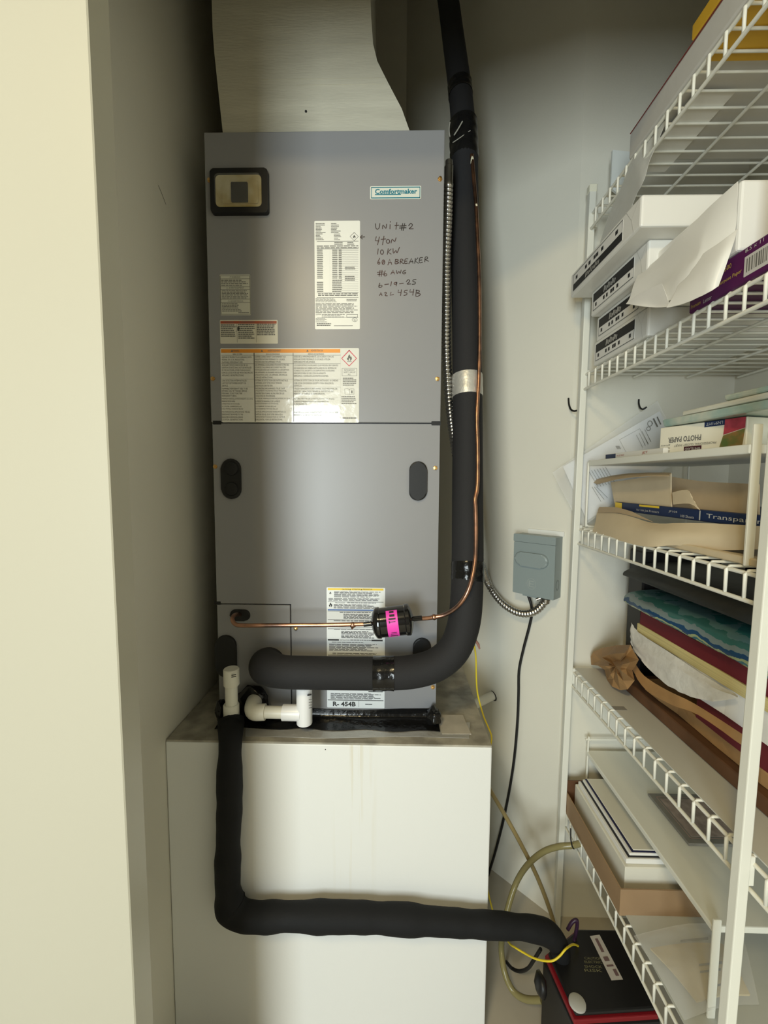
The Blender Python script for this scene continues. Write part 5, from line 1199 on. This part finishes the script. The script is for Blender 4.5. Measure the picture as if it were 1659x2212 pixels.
f0, f1, f2, f3 = [atZ(x, y, z4+.028) for x, y in ((1370, 2000), (1480, 2180), (1640, 2170), (1600, 2000))]
g = [[f0-Z1*.022, f0.lerp(f3, .5)+Z1*.004, f3], [f0.lerp(f1, .5)-Z1*.016, (f0+f1+f2+f3)/4+Z1*.012, f3.lerp(f2, .5)+Z1*.004], [f1-Z1*.022, f1.lerp(f2, .5), f2]]
sheet('clear_sleeve', g, CLEARB, .0006, eb, sub=4, jit=.0006)
# liner on lowest shelf
ll4 = box('shelf_liner', SX+.012, RWX-.02, .34, .890, z4, z4+.0016, mat('milky_liner', (.60, .62, .58), .3, alpha=.8), None); tag(ll4, 'milky clear liner on the lowest wire shelf beneath the envelope bag', 'shelf liner')

# ------------------------------------------------------------------ condensate pump on the floor
pm = thing('condensate_pump', 'black and red condensate pump on the floor under the lowest shelf', 'pump', (.43, .85, 0))
PT = .235
cpts = [atZ(x, y, PT) for x, y in ((1176, 2062), (1240, 2204), (1425, 2192), (1335, 2010), (1245, 2006))]
def prism(name, pts, zb, zt, m, grow=0.0, bev=.004, parent=pm):
    c = sum(pts, Vector())/len(pts); bm = bmesh.new()
    P = [p+(p-c).normalized()*grow for p in pts]
    lo = [bm.verts.new((p.x, p.y, zb)) for p in P]; hi = [bm.verts.new((p.x, p.y, zt)) for p in P]; n = len(P)
    bm.faces.new(hi); bm.faces.new(list(reversed(lo)))
    for i in range(n): bm.faces.new((lo[i], lo[(i+1) % n], hi[(i+1) % n], hi[i]))
    bmesh.ops.recalc_face_normals(bm, faces=bm.faces[:])
    bmesh.ops.bevel(bm, geom=bm.edges[:], offset=bev, segments=2, profile=.5, affect='EDGES')
    return build(name, bm, m, parent)
prism('reservoir', cpts, 0.002, .222, BLACK, .003)
prism('red_rim', cpts, .2225, .2335, RED, -.001, .002)
lid = prism('pump_lid', cpts, .234, PT+.008, BLACK, -.007, .004)
cc = atZ(1247, 2168, PT+.008); revolve('float_button', Vector((cc.x, cc.y, PT+.0078)), (0, 0, 1), [(0, .0165), (.004, .0162), (.0055, .013), (.006, .001)], mat('grey_white_plastic', (.42, .42, .39), .5), lid, seg=24)
bm = bmesh.new(); lq = [atZ(x, y, PT+.0086) for x, y in ((1274, 2022), (1295, 2019), (1346, 2116), (1321, 2118))]
bm.faces.new([bm.verts.new(p) for p in lq]); bmesh.ops.recalc_face_normals(bm, faces=bm.faces[:]); build('pump_label', bm, mat('pump_label_paper', (.50, .47, .43), .5), lid)
bm = bmesh.new()
for t0, t1, s0_, s1_ in ((.08, .40, .35, .62), (.50, .60, .25, .7), (.68, .72, .2, .8), (.78, .92, .55, .85)):
    def LQ(t, s): return (lq[0].lerp(lq[3], t)).lerp(lq[1].lerp(lq[2], t), s)+Z1*.0004
    bm.faces.new([bm.verts.new(LQ(t, s)) for t, s in ((t0, s0_), (t0, s1_), (t1, s1_), (t1, s0_))])
build('label_print', bm, mat('label_maroon', (.16, .10, .10), .5), lid)
bm = bmesh.new(); ZL = Plane((0, 0, PT+.0084), (1, 0, 0), (0, 1, 0))
for y, s in ((2068, 'CAUTION'), (2076, 'ELECTRIC'), (2086, 'SHOCK'), (2094, 'RISK')):
    p, q_ = atZ(1262, y, PT+.0084), atZ(1300, y+2, PT+.0084); add_text(bm, ZL, s, p.x, p.y-.004, q_.x, p.y+.001, 0)
build('lid_lettering', bm, mat('dim_yellow', (.20, .19, .10), .6), lid)
blob('side_lug', atY(1168, 2128, .82), .012, .022, .022, BLACK, pm, 21, .15, 2)
tube('lid_clip', [atY(1226, 2008, .90), atY(1236, 1992, .90), atY(1246, 1988, .90), atY(1246, 2004, .90), atY(1240, 2034, .90)], .0040, mat('dark_purple', (.03, .01, .03), .4), pm, seg=8, smooth=4)
